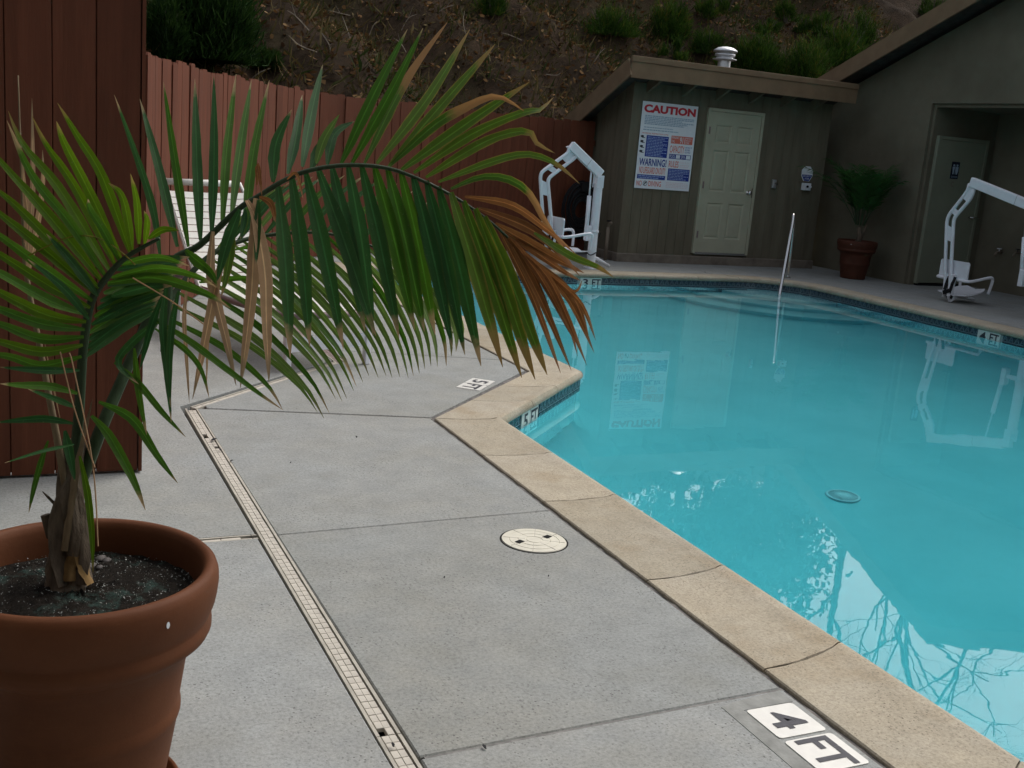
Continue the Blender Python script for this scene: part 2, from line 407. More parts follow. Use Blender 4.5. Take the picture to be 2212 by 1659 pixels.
# earth under the deck, with the hole the pool sits in
g = MB()
for x0, y0, x1, y1 in ((-60, -60, 60, -3.3), (-60, 12.4, 60, 17.5), (-60, -3.3, 2.2, 12.4), (10.1, -3.3, 60, 12.4)):
    g.add([(x0, y0, -.16), (x1, y0, -.16), (x1, y1, -.16), (x0, y1, -.16)], [(0, 1, 2, 3)])
g.add([(-60, 17.5, -.16), (60, 17.5, -.16), (60, 90, -.16), (-60, 90, -.16)], [(0, 1, 2, 3)])
tag(g.build('ground', M['earth_base']), kind='structure')

# basin
sh = MB(); rings = [(.035, None), (.035, .4)] + [(.035-.4*(1-math.cos(R(a))), .4*(1-math.sin(R(a)))) for a in (20, 40, 60, 75, 90)]
n = len(INNER); V = []
for off, zr in rings:
    for x, y in offset_poly(INNER, off):
        V.append((x, y, -.052 if zr is None else floor_z(y)+zr))
F = [(i*n+k, i*n+(k+1) % n, (i+1)*n+(k+1) % n, (i+1)*n+k) for i in range(len(rings)-1) for k in range(n)]
sh.add(V, F); sh.add(V[-n:], [tuple(range(n))])
basin = tag(sh.build('pool_basin', M['plaster'], smooth=True), kind='structure'); sharp(basin, 50)
for i, (r_, z_) in enumerate(((1.95, -.82), (1.50, -.56), (1.05, -.31))):
    m = MB(); c = (9.80, 12.08)
    m.prism([c]+arc(c, r_, 180, 272, 18), -1.3, z_)
    m.build('pool_step', M['plaster'], basin, bevel=.02)
w = MB(); w.prism(offset_poly(INNER, .033)[::-1], -2.3, WATER_Z)
tag(w.build('water', M['water']), kind='structure')

# coping stones
coping = tag(empty('pool_coping'), kind='structure')
PROF = [(0, -.055), (0, -.005), (.012, 0), (.22, .001), (.45, .002), (.65, .004), (.82, .006), (.90, .011), (.955, .006), (.985, -.008), (1.0, -.026), (.985, -.044), (.94, -.054)]
def stone(o0, i0, o1, i1, gap=.003, bow=.026):
    m = MB(); P = []
    for (o, i), s in (((o0, i0), gap), ((o1, i1), -gap)):
        o, i = Vector(o), Vector(i); d = (Vector(o1)-Vector(o0)).normalized()*s
        for t, z in PROF:
            q = o.lerp(i, t)+d-(Vector(o1)-Vector(o0)).normalized()*(bow*4*t*(1-t)); P.append((q.x, q.y, z+random.uniform(-.0004, .0004)))
    k = len(PROF)
    m.add(P, [(j, (j+1) % k, k+(j+1) % k, k+j) for j in range(k)] + [tuple(range(k-1, -1, -1)), tuple(range(k, 2*k))])
    sharp(m.build('coping_stone', M['coping'], coping, smooth=True), 40)
def lerp2(a, b, t): return (a[0]+(b[0]-a[0])*t, a[1]+(b[1]-a[1])*t)
def run(a, b, ts):
    ts = [0]+list(ts)+[1]
    for t0, t1 in zip(ts, ts[1:]):
        stone(lerp2(a[0], b[0], t0), lerp2(a[1], b[1], t0), lerp2(a[0], b[0], t1), lerp2(a[1], b[1], t1))
ys = [-2.6, -1.7, -.8, .1, .9, 1.7, 2.475, 3.19, 4.09, 4.80]
run(PATH[0], PATH[1], [(y+3.4)/8.916 for y in ys])
run(PATH[1], PATH[2], [.33, .64])
run(PATH[2], PATH[3], [i/7 for i in range(1, 7)])
run(PATH[3], PATH[4], [i/8 for i in range(1, 8)])
for k in (4, 6, 8, 10):
    mid = PATH[k+1]; stone(PATH[k][0], PATH[k][1], mid[0], mid[1], .002, 0); stone(mid[0], mid[1], PATH[k+2][0], PATH[k+2][1], .0005, 0)
run(PATH[12], PATH[13], [i/17 for i in range(1, 17)])
run(PATH[13], PATH[0], [i/9 for i in range(1, 9)])
mj = MB(); OUT = [p[0] for p in PATH]; O2 = offset_poly(OUT, .03); O1 = offset_poly(OUT, -.006)
nO = len(OUT)
SUB = []
for k in range(nO):
    a1, b1, a2, b2 = O1[k], O1[(k+1) % nO], O2[k], O2[(k+1) % nO]; L = math.dist(a1, b1); q = max(1, int(L/.06))
    for j in range(q):
        SUB.append((lerp2(a1, b1, j/q), lerp2(a2, b2, j/q)))
vv = []
for k, (a, b) in enumerate(SUB): vv += [(a[0], a[1], -.014+random.uniform(-.004, .003)), (b[0], b[1], -.009+random.uniform(-.005, .005))]
nn = len(SUB)
mj.add(vv, [(2*k, 2*k+1, 2*((k+1) % nn)+1, 2*((k+1) % nn)) for k in range(nn)])
mj.build('joint_sealant', M['mastic'], coping)

# waterline tiles round the wall
tile_root = tag(empty('waterline_band'), kind='structure')
def tile_mesh():
    m = MB(); s = .149/2
    m.box((-s, -.004, -.072), (s, .004, 0), 0); m.box((-s, -.004, -.150), (s, .004, -.075), 0)
    def ln(a, b, w=.0035):
        a, b = Vector(a), Vector(b); d = (b-a).normalized(); q = Vector((-d.y, d.x))*w/2
        m.add([(p.x, -.0046, p.y) for p in (a-q, b-q, b+q, a+q)], [(0, 1, 2, 3)], 1)
    for zt, zb in ((-.004, -.068), (-.079, -.146)):
        for k in range(2):
            x0 = -s+.003+k*s; x1 = x0+s-.006; xm = (x0+x1)/2
            ln((x0, zb), (xm, zt)); ln((xm, zt), (x1, zb)); ln((x0, zb), (x1, zb))
            ln((x0+.012, zb+.006), (xm, zb+.035), .002); ln((xm, zb+.035), (x1-.012, zb+.006), .002)
    me = m.mesh('waterline_tile'); me.materials.append(M['tile']); me.materials.append(M['tileline']); return me
TM = tile_mesh()
WALL = offset_poly(INNER, .031); cum = [0.]
for k in range(len(WALL)): cum.append(cum[-1]+math.dist(WALL[k], WALL[(k+1) % len(WALL)]))
def on_wall(s):
    s %= cum[-1]
    for k in range(len(WALL)):
        if s <= cum[k+1]:
            a, b = Vector(WALL[k]), Vector(WALL[(k+1) % len(WALL)]); d = (b-a).normalized()
            return a+d*(s-cum[k]), math.atan2(d.y, d.x)
spots = []; s_ = cum[1]+.075
while s_ < cum[1]+cum[-1]-.07: spots.append(s_); s_ += .152
def wall_s(x, y): return min(spots, key=lambda s: (on_wall(s)[0]-Vector((x, y))).length)
S5, S3, S4 = cum[1]+.41, None, None
s3c = min(np.arange(cum[1], cum[-1], .005), key=lambda s: (on_wall(s)[0]-Vector((6.77, 12.13))).length)
s4c = min(np.arange(cum[1], cum[-1], .005), key=lambda s: (on_wall(s)[0]-Vector((9.76, 8.54))).length)
s5c = cum[1]+.41+.155
rest = MB()
cnt = 0
for s in spots:
    if min(abs(s-s3c), abs(s-s4c), abs(s-s5c)) < .17: continue
    p, a = on_wall(s); vis = s < cum[-2]-9.0
    T4 = Matrix.Translation((p.x, p.y, -.05)) @ Matrix.Rotation(a+math.pi, 4, 'Z') @ Matrix.Rotation(0, 4, 'Z')
    # tile's front (-Y local) must face the pool = right of travel
    T4 = Matrix.Translation((p.x, p.y, -.05)) @ Matrix.Rotation(a, 4, 'Z')
    if vis and cnt < 290:
        o = bpy.data.objects.new('waterline_tile', TM); COL.objects.link(o); o.parent = tile_root; o.matrix_local = T4; cnt += 1
    else:
        for poly in TM.polygons:
            rest.add([T4 @ TM.vertices[i].co for i in poly.vertices], [tuple(range(len(poly.vertices)))], poly.material_index)
if rest.v: tag(rest.build('waterline_tiles_beyond', [M['tile'], M['tileline']], tile_root), kind='stuff')
gr = MB(); WG = offset_poly(INNER, .0345)
for k in range(len(WG)):
    a, b = WG[k], WG[(k+1) % len(WG)]
    gr.add([(a[0], a[1], -.205), (b[0], b[1], -.205), (b[0], b[1], -.05), (a[0], a[1], -.05)], [(0, 1, 2, 3)])
gr.build('tile_grout', M['grout'], tile_root)

# ---------------------------------------------------------------- deck slabs, each its own piece
deck = tag(empty('pool_deck'), kind='structure')
def xo(y): return 2.05+(y+3.4)*(.124/8.916)-.026
AOd = [(x+.026*math.cos(R(90-90*i/8)), y+.026*math.sin(R(90-90*i/8))) for i, (x, y) in enumerate(AO)]
def xr(y): return 10.19+.026-(11.35-y)*(.09/14.75)
SLABS = [
 [(.936, -6), (xo(-6), -6), (xo(.745), .745), (.936, .745)], [(.936, .755), (xo(.755), .755), (xo(2.35), 2.35), (.936, 2.31)],
 [(.936, 2.32), (xo(2.36), 2.36), (xo(3.965), 3.965), (.936, 3.915)], [(.936, 3.923), (xo(3.973), 3.973), (xo(5.5), 5.512), (.936, 5.855)],
 [(.99, 5.862), (2.155, 5.537), (3.282, 6.688), (3.282, 7.02), (2.098, 7.395), (2.098, 7.035), (.99, 5.92)],
 [(2.098, 7.403), (3.282, 7.028), (3.287, 9.60), (2.098, 9.60)], [(2.098, 9.608), (3.287, 9.608), (3.294, 12.527), (3.294, 16.2), (2.098, 16.2)],
 [(3.302, 12.527), (5.90, 12.527), (5.90, 16.2), (3.302, 16.2)], [(5.908, 12.527), (8.90, 12.527), (8.90, 16.2), (5.908, 16.2)],
 [(8.908, 12.527), (9.05, 12.517)]+AOd[1:]+[(14.2, 11.35), (14.2, 16.2), (8.908, 16.2)],
 [(xr(8.6), 8.6), (14.2, 8.6), (14.2, 11.342), (xr(11.342), 11.342)], [(xr(5.6), 5.6), (14.2, 5.6), (14.2, 8.592), (xr(8.592), 8.592)], [(xr(-4), -6), (14.2, -6), (14.2, 5.592), (xr(5.592), 5.592)],
 [(-9, -6), (.857, -6), (.857, 1.30), (-9, 1.30)], [(-9, 1.31), (.857, 1.31), (.857, 3.900), (-9, 3.900)],
 [(-9, 3.944), (.857, 3.944), (.857, 5.92), (2.012, 7.062), (2.012, 9.6), (-9, 9.6)], [(-9, 9.608), (2.012, 9.608), (2.012, 16.2), (-9, 16.2)],
 [(xo(-6)+.03, -6), (xr(-4)-.03, -6), (10.12, -3.43), (2.05, -3.43)]]
for P in SLABS:
    a = sum(P[i][0]*P[(i+1) % len(P)][1]-P[(i+1) % len(P)][0]*P[i][1] for i in range(len(P)))
    if a < 0: P = P[::-1]
    m = MB(); m.prism(P, -.11, 0); m.build('deck_slab', M['deck'], deck, bevel=.004)
# sealant lying in the saw joints between the slabs
jm = MB()
for a, b in (((.95, .75), (2.1, .75)), ((.95, 2.315), (2.11, 2.355)), ((.95, 3.919), (2.12, 3.969)), ((.95, 5.858), (2.16, 5.52)), ((2.09, 7.4), (3.29, 7.024)), ((2.09, 9.604), (3.3, 9.604)), ((3.298, 12.5), (3.298, 16)), ((5.904, 12.5), (5.904, 16)), ((8.904, 12.5), (8.904, 16)), ((10.15, 8.596), (12, 8.596)), ((10.15, 11.346), (12, 11.346)), ((-5, 1.305), (.87, 1.305)), ((-5, 9.604), (2.02, 9.604))):
    jm.beam((a[0], a[1], -.028), (b[0], b[1], -.028), .02, .048)
jm.build('slab_joint', M['slabjoint'], deck)
m = MB()
for P in ([(1.855, 2.31), (1.912, 2.325), (2.09, 2.345), (2.085, 2.278), (1.908, 2.276), (1.905, 1.90), (1.850, 1.86)],): m.prism(P[::-1] if sum(P[i][0]*P[(i+1) % len(P)][1]-P[(i+1) % len(P)][0]*P[i][1] for i in range(len(P))) < 0 else P, -.02, .0015)
m.build('mortar_patch', M['patch'], deck)

# ---------------------------------------------------------------- trench drains of small ribbed cells between two rails
def cell_mesh(w, l):
    m = MB(); m.box((-w/2, -l/2, -.012), (w/2, l/2, 0)); me = m.mesh('drain_cell')
    bm = bmesh.new(); bm.from_mesh(me); bmesh.ops.bevel(bm, geom=[e for e in bm.edges if all(v.co.z > -.001 for v in e.verts)], offset=.0010, segments=1, affect='EDGES')
    bm.to_mesh(me); bm.free(); me.materials.append(M['offwhite']); return me
def trench(label, a, b, cols, wid, pitch, group, shared=.021, y_stuff=None, skip=()):
    a, b = Vector((a[0], a[1], 0)), Vector((b[0], b[1], 0)); L = (b-a).length; d = (b-a)/L
    t = empty('trench_drain', a, math.atan2(d.y, d.x)); tag(t, label, 'drain', group)
    m = MB(); m.box((0, -wid/2-.012, -.09), (L, wid/2+.012, -.03)); m.build('drain_channel', M['dark'], t)
    for s in (-1, 1):
        m = MB(); x = 0
        while x < L:
            x1 = min(L, x+1.22); m.box((x+.0015, s*(wid/2+.002), -.05), (x1-.0015, s*(wid/2+.0115), -.001)) if s > 0 else m.box((x+.0015, -(wid/2+.0115), -.05), (x1-.0015, -(wid/2+.002), -.001)); x = x1
        m.build('drain_rail', M['drainrail'], t)
    cw = (wid-.004)/cols; me = cell_mesh(cw-.0006, pitch-.0026); rest = MB(); k = 0
    nrow = int(L/pitch)
    for i in range(nrow):
        for c in range(cols):
            if (i, c) in skip: continue
            x, y, z = (i+.5)*pitch, -wid/2+.002+cw*(c+.5), -.004+random.uniform(-.0007, .0007)
            if y_stuff is None or i >= y_stuff:
                o = bpy.data.objects.new('drain_cell', me); COL.objects.link(o); o.parent = t
                o.location = (x, y, z); o.rotation_euler.z = math.pi/2+random.uniform(-.012, .012)
            else: rest.box((x-pitch/2+.0017, y-cw/2+.001, z-.012), (x+pitch/2-.0017, y+cw/2-.001, z))
    if rest.v: tag(rest.build('drain_cells_beyond', M['offwhite'], t), kind='stuff')
    return t
GD = 'plastic trench drains set into the pool deck'
trench('long off-white slotted drain strip running down the grey deck from the foreground', (.886, 0.0), (.909, 5.87), 2, .044, .0365, GD, y_stuff=57, skip=((67, 1), (146, 1), (145, 1), (140, 0)))
trench('short white drain strip slanting across the deck towards the lounger', (.925, 5.885), (2.045, 7.02), 1, .026, .075, GD)
trench('thin white side drain ending at the terracotta pot', (-1.6, 3.922), (.862, 3.922), 1, .022, .075, GD)
t4 = trench('brown-stained drain strip running back between lounger and pool', (2.055, 7.03), (2.055, 12.6), 2, .05, .05, GD, y_stuff=40)
for ch in t4.children:
    if ch.name.startswith('drain_cell'):
        ch.data.materials.clear(); ch.data.materials.append(M['frame'])

# ---------------------------------------------------------------- depth markers
def marker(label, chars, org, ux, uy, w, h, gap, thick, name='depth_marker', t0=.17, t1=.83, group=None):
    """row of ceramic tiles; ux = reading direction, uy = up of the letters, both 3-D unit vectors"""
    org, ux, uy = Vector(org), Vector(ux), Vector(uy); nz = ux.cross(uy)
    t = empty(name, org); tag(t, label, 'depth marker', group); x = 0; ux0, org = org, Vector((0, 0, 0))
    for s, frac in chars:
        m = MB(); F = lambda X, Y, Z=0.: ux*X+uy*Y+nz*Z
        r = .012; pts = []
        for cx_, cy_, a0 in ((x+w-r, h-r, 0), (x+r, h-r, 90), (x+r, r, 180), (x+w-r, r, 270)):
            for k in range(4): pts.append((cx_+r*math.cos(R(a0+30*k)), cy_+r*math.sin(R(a0+30*k))))
        n_ = len(pts); vs_ = [F(p[0], p[1], -.004) for p in pts]+[F(p[0], p[1], thick) for p in pts]
        m.add(vs_, [tuple(range(n_-1, -1, -1)), tuple(range(n_, 2*n_))]+[(i, (i+1) % n_, n_+(i+1) % n_, n_+i) for i in range(n_)])
        tl = m.build('marker_tile', M['markwhite'], t)
        k = MB(); bw = w*frac
        put_text(k, s, x+(w-bw)/2, h*t0, x+(w+bw)/2, h*t1, lambda X, Y: F(X, Y, thick+.0012), bold=.02)
        k.build('lettering', M['markblack'], tl)
        x += w+gap
    return t
GM = 'pool depth marker tiles'
marker('4 FT marker tiles set in the deck at the bottom edge by the near coping', [('4', .58), ('FT', .9)], (1.911, 2.272, .0), (0, -1, 0), (1, 0, 0), .157, .165, .016, .003, group=GM)
u5 = Vector((-.224, -.251, 0)).normalized(); v5 = Vector((u5.y*-1, u5.x, 0))
marker('5 FT depth marker tiles lying in the deck beside the slanting coping', [('5', .52), ('FT', .86)], Vector((2.800, 6.468, 0)), u5, v5, .160, .155, .006, .003, group=GM)
def wall_marker(label, chars, s0, ztop):
    p0, a = on_wall(s0); d = Vector((math.cos(a), math.sin(a), 0)); inn = Vector((d.y, -d.x, 0))
    # seen from the pool the reading direction is the reverse of travel when travel runs clockwise
    p = Vector((p0.x, p0.y, ztop-.152))+inn*.004
    rd = d if d.cross(Vector((0, 0, 1))).dot(inn) > 0 else -d
    if rd.dot(d) < 0: p += d*.31
    return marker(label, chars, p, rd, (0, 0, 1), .152, .150, .004, .006, t0=.28, t1=.90, group=GM)
wall_marker('5 FT waterline tiles on the wall under the slanting coping', [('5', .5), ('FT', .82)], s5c-.155, -.05)
wall_marker('3 FT waterline tiles on the far pool wall below the pool lift', [('3', .5), ('FT', .82)], s3c-.155, -.05)
wall_marker('4 FT waterline tiles on the far right pool wall', [('4', .55), ('FT', .82)], s4c-.155, -.05)

# ---------------------------------------------------------------- skimmer lid
t = tag(empty('skimmer_lid', (1.897, 3.649, 0)), 'round off-white skimmer lid set in the deck beside the coping', 'skimmer lid')
ring = MB(); ring.lathe([(.137, -.02), (.137, .0012), (.131, .0018), (.131, -.02)], 48); ring.build('lid_ring', M['dark'], t)
m = MB(); prof = [(.0, .006), (.03, .006), (.031, .0045), (.034, .0045), (.035, .006), (.062, .0058), (.063, .0043), (.066, .0043), (.067, .0056), (.098, .0052), (.099, .0037), (.101, .0037), (.102, .005), (.128, .004), (.130, .001), (.130, -.015)]
m.lathe(prof[1:], 56); m.add([(.03*math.cos(2*math.pi*k/56), .03*math.sin(2*math.pi*k/56), .006) for k in range(56)], [tuple(range(56))])
cover = m.build('cover', M['lid'], t, smooth=True); sharp(cover, 25)
for k in range(8):
    a = 2*math.pi*k/8+.3; q = MB(); q.beam((.036*math.cos(a), .036*math.sin(a), .0056), (.122*math.cos(a), .122*math.sin(a), .0050), .0022, .0012); q.build('rib_line', M['drainrail'], cover)
for dx, dy in ((-.068, -.010), (.066, .016)):
    q = MB(); Mx = Matrix.Translation((dx, dy, .0066)) @ Matrix.Rotation(.5, 4, 'Z'); q.box((-.017, -.012, -.001), (.017, .012, .0006), 0, Mx); q.build('finger_slot', M['dark'], cover)

# ---------------------------------------------------------------- main drain cover on the pool floor
dx, dy = 4.92, 5.20
t = tag(empty('pool_floor_drain', (dx, dy, floor_z(dy))), 'round pale blue slotted drain cover on the pool floor under water', 'floor drain')
m = MB(); m.lathe([(.112, .0), (.112, .015), (.106, .022), (.094, .022), (.094, .010)], 40); m.build('drain_rim', M['white'], t, smooth=True)
m = MB(); m.lathe([(.094, .010), (.0005, .010)], 40); m.build('drain_well', M['tileline'], t)
m = MB()
for k in range(40):
    a = 2*math.pi*k/40; m.beam((.033*math.cos(a), .033*math.sin(a), .026), (.095*math.cos(a), .095*math.sin(a), .019), .005, .009)
m.lathe([(.0005, .036), (.022, .034), (.036, .027), (.036, .015)], 24); m.build('drain_grate', M['white'], t)
# ---------------------------------------------------------------- red fences
def fence_run(label, pts, h, bw, mat, thick=.018, jitter=.012, rails=True, cat='fence'):
    t = tag(empty('wooden_fence', (pts[0][0], pts[0][1], 0)), label, cat)
    o = Vector((pts[0][0], pts[0][1], 0)); P = [Vector((p[0], p[1], 0))-o for p in pts]
    cum_ = [0.]
    for a, b in zip(P, P[1:]): cum_.append(cum_[-1]+(b-a).length)
    def pos(s):
        s = max(0, min(cum_[-1]-1e-6, s))
        for k in range(len(P)-1):
            if s <= cum_[k+1]: return P[k].lerp(P[k+1], (s-cum_[k])/(cum_[k+1]-cum_[k]))
    meshes = []
    for v in range(5):
        m = MB(); w = bw-.0022-.0018*(v % 2); hh = h+(v-2)*jitter*.6
        m.add([(-w/2, 0, .015), (w/2, 0, .015), (w/2, thick, .015), (-w/2, thick, .015), (-w/2, 0, hh-.02), (w/2, 0, hh-.02), (w/2, thick, hh-.02), (-w/2, thick, hh-.02), (-w/2+.018, 0, hh), (w/2-.018, 0, hh), (w/2-.018, thick, hh), (-w/2+.018, thick, hh)],
              [(0,3,2,1),(0,1,5,4),(1,2,6,5),(2,3,7,6),(3,0,4,7),(4,5,9,8),(5,6,10,9),(6,7,11,10),(7,4,8,11),(8,9,10,11)])
        me = m.mesh('fence_board'); me.materials.append(mat); meshes.append(me)
    s = bw/2
    while s < cum_[-1]-bw*.4:
        p = pos(s); d = (pos(s+bw/2)-pos(s-bw/2)).normalized()
        b = bpy.data.objects.new('fence_board', random.choice(meshes)); COL.objects.link(b); b.parent = t
        b.location = (p.x, p.y, random.uniform(-.004, .004)); b.rotation_euler = (random.uniform(-.004, .004), 0, math.atan2(d.y, d.x)+random.uniform(-.012, .012))
        nrm = Vector((d.y, -d.x, 0)); b.location += nrm*random.uniform(-.003, .003)
        s += bw
    if rails:
        for z in (.35, h-.3):
            m = MB(); k = 0.
            while k < cum_[-1]-.05:
                a, b = pos(k), pos(min(k+.6, cum_[-1])); d = (b-a).normalized(); nn_ = Vector((-d.y, d.x, 0))*.055
                m.beam(a+nn_+Vector((0, 0, z)), b+nn_+Vector((0, 0, z)), .038, .085); k += .6
            m.build('fence_rail', mat, t)
    return t
FENCE = [(.25, 5.15), (.62, 6.6), (.80, 7.5), (1.04, 8.45), (1.55, 9.75), (2.02, 10.8), (2.64, 11.9), (3.38, 12.86), (4.5, 13.55), (5.3, 13.98), (6.3, 14.28), (7.2, 14.44), (7.985, 14.53)]
fence_run('long red board fence curving behind the lounger to the shed', FENCE, 1.925, .145, M['red'])
# tall near screen: boards as measured, with corner post
t = tag(empty('board_screen', (.536, 4.78, 0)), 'tall dark red board screen standing at the left edge behind the big potted palm', 'fence')
xs = [-.017, -.348, -.186, .0]
edges = [-2.6, -2.42, -2.25, -2.08, -1.91, -1.73, -1.56, -1.39, -1.22, -1.05, -.87, -.70, -.517, -.348, -.186, -.017]
for a, b in zip(edges, edges[1:]):
    m = MB(); m.box((a+.0018, random.uniform(-.002, .002), .012), (b-.0018, .02, 2.62)); m.build('fence_board', M['red_near'], t, bevel=.002)
m = MB(); m.box((-.014, -.004, .008), (.0, .10, 2.62)); m.build('corner_post', M['red_near'], t)
m = MB(); m.box((-2.6, .022, .02), (-.02, .06, 2.6)); m.build('backing', M['red_near'], t)
m = MB(); m.box((-2.65, -.03, 2.62), (.02, .13, 2.66)); m.build('top_cap', M['red_near'], t)

# ---------------------------------------------------------------- pool equipment shed
shed = tag(empty('pool_shed', (8.0, 13.63, 0)), 'taupe board shed with sloping roof carrying the caution sign and sage door', 'shed')
SX0, SX1 = 0.0, 3.51
def rtop(y): return 2.72-.466*(y+.45)                                # underside of the roof at local y
m = MB(); m.box((-.03, -.035, -.02), (SX1+.02, .06, .125)); m.box((-.03, .06, -.02), (.05, 2.9, .125)); m.build('concrete_curb', M['curb'], shed, bevel=.012)
m = MB()
DX0, DX1, DZ0, DZ1 = 1.25, 2.245, .165, 2.262
m.box((.02, .02, .125), (DX0, .10, 2.50)); m.box((DX1, .02, .125), (SX1, .10, 2.50)); m.box((DX0, .02, DZ1), (DX1, .10, 2.50)); m.box((DX0, .02, .125), (DX1, .10, DZ0))
m.add([(.02, .10, .125), (.10, .10, .125), (.10, 2.9, .125), (.02, 2.9, .125), (.02, .10, rtop(.10)), (.10, .10, rtop(.10)), (.10, 2.9, rtop(2.9)), (.02, 2.9, rtop(2.9))], [(0,3,2,1),(4,5,6,7),(0,1,5,4),(1,2,6,5),(2,3,7,6),(3,0,4,7)])
m.box((SX1-.08, .10, .125), (SX1, 2.9, 1.15)); m.box((.10, 2.82, .125), (SX1-.08, 2.9, 1.1))
m.build('wall', M['taupe'], shed)
x = 0.; 
while x < SX1-.01:
    x1 = min(x+.158, SX1); segs = [(max(x, 0), x1, .118, 2.50)]
    if x1 > DX0 and x < DX1:
        segs = [(x, x1, DZ1+.002, 2.50)]
        if x < DX0: segs.append((x, DX0-.002, .118, DZ1))
        if x1 > DX1: segs.append((DX1+.002, x1, .118, DZ1))
    for a, b, z0, z1 in segs:
        if b-a < .02: continue
        gp = .0026 if a < 1.3 else .0010; m = MB(); m.box((a+gp, 0, z0), (b-gp, .018, z1)); m.build('siding_board', M['taupe'], shed)
    x = x1
y = .0
while y < 2.9:
    y1 = min(y+.203, 2.9); m = MB(); a, b = y+.004, y1-.004
    m.add([(0, a, .118), (.018, a, .118), (.018, b, .118), (0, b, .118), (0, a, rtop(a)), (.018, a, rtop(a)), (.018, b, rtop(b)), (0, b, rtop(b))], [(0,3,2,1),(4,5,6,7),(0,1,5,4),(1,2,6,5),(2,3,7,6),(3,0,4,7)])
    m.build('siding_board', M['taupe'], shed); y = y1
m = MB(); m.box((-.012, -.016, .118), (.085, -.001, 2.48)); m.build('corner_trim', M['taupe'], shed)
m = MB(); yb = 3.2; z0, z1 = rtop(-.43), rtop(yb)
m.add([(-.33, -.43, z0), (SX1+.03, -.43, z0), (SX1+.03, yb, z1), (-.33, yb, z1), (-.33, -.43, z0+.06), (SX1+.03, -.43, z0+.06), (SX1+.03, yb, z1+.06), (-.33, yb, z1+.06)], [(0,3,2,1),(4,5,6,7),(0,1,5,4),(1,2,6,5),(2,3,7,6),(3,0,4,7)])
roof = m.build('roof', M['roof'], shed)
m = MB(); m.box((-.34, -.46, 2.515), (SX1+.035, -.432, 2.722)); m.build('fascia_board', M['fascia'], shed, bevel=.003)
m = MB(); m.box((-.345, -.472, 2.7225), (SX1+.04, -.432, 2.80)); m.build('fascia_board', M['fascia'], shed, bevel=.003)
m = MB(); a, b = (-.345, -.43, 2.66), (-.345, yb, rtop(yb)-.06); m.beam((-.345, -.431, 2.655), (-.345, yb, 2.655-.466*(yb+.431)), .028, .235); m.build('barge_board', M['fascia'], shed)
for x in (.22, .80, 1.38, 1.96, 2.54, 3.10):
    m = MB(); m.beam((x, -.43, rtop(-.43)-.072), (x, .02, rtop(.02)-.072), .04, .13); m.build('rafter', M['taupe'], shed)
# flue
vz = rtop(.57)+.05
fl = MB(); fl.lathe([(.095, vz-.08), (.095, 2.99)], 24, (1.835, .57, 0)); vent = fl.build('roof_flue', M['galv'], shed, smooth=True)
fl = MB(); fl.lathe([(.0955, 2.985), (.178, 3.0), (.180, 3.01), (.125, 3.015), (.125, 3.045), (.150, 3.05), (.150, 3.085), (.13, 3.09), (.13, 3.11), (.178, 3.112), (.175, 3.135), (.12, 3.17), (.06, 3.185), (.0005, 3.19)], 28, (1.835, .57, 0)); fl.build('flue_cap', M['galv'], vent, smooth=True)
# six panel door
def panel_door(parent, x0, x1, z0, z1, y, mat, fr=.045):
    """frame, slab with six recessed panels; front faces -Y"""
    f = MB(); f.box((x0, y-.03, z0), (x0+fr, y+.03, z1)); f.box((x1-fr, y-.03, z0), (x1, y+.03, z1)); f.box((x0+fr, y-.03, z1-fr), (x1-fr, y+.03, z1))
    f.build('door_frame', mat, parent, bevel=.003)
    a, b, c, d_ = x0+fr+.003, x1-fr-.003, z0+.012, z1-fr-.003; w_, h_ = b-a, d_-c
    xs_ = [a, a+.12, a+w_/2-.05, a+w_/2+.05, b-.12, b]; zs_ = [c, c+.22, c+.22+.50, c+.86, c+.86+.60, c+1.58, c+1.58+.24, d_]
    zs_ = [c, c+.21, c+.74, c+.90, c+1.50, c+1.60, c+1.86, d_]
    m = MB()
    for i in range(5):
        for j in range(7):
            X0, X1, Z0, Z1 = xs_[i], xs_[i+1], zs_[j], zs_[j+1]
            if i in (1, 3) and j in (1, 3, 5):
                q = [(X0, Z0), (X1, Z0), (X1, Z1), (X0, Z1)]; e = .022; e2 = .05
                r1 = [(X0+e, Z0+e), (X1-e, Z0+e), (X1-e, Z1-e), (X0+e, Z1-e)]; r2 = [(X0+e2, Z0+e2), (X1-e2, Z0+e2), (X1-e2, Z1-e2), (X0+e2, Z1-e2)]
                V = [(p[0], y-.012, p[1]) for p in q]+[(p[0], y+.003, p[1]) for p in r1]+[(p[0], y-.006, p[1]) for p in r2]
                m.add(V, [(k, (k+1) % 4, 4+(k+1) % 4, 4+k) for k in range(4)]+[(4+k, 4+(k+1) % 4, 8+(k+1) % 4, 8+k) for k in range(4)]+[(8, 9, 10, 11)])
            else: m.add([(X0, y-.012, Z0), (X1, y-.012, Z0), (X1, y-.012, Z1), (X0, y-.012, Z1)], [(0, 1, 2, 3)])
    m.box((a, y+.004, c), (b, y+.02, d_))
    return m.build('door', mat, parent), (a, b, c, d_)
dr, (a, b, c, d_) = panel_door(shed, DX0, DX1, DZ0, DZ1, -.012, M['door'])
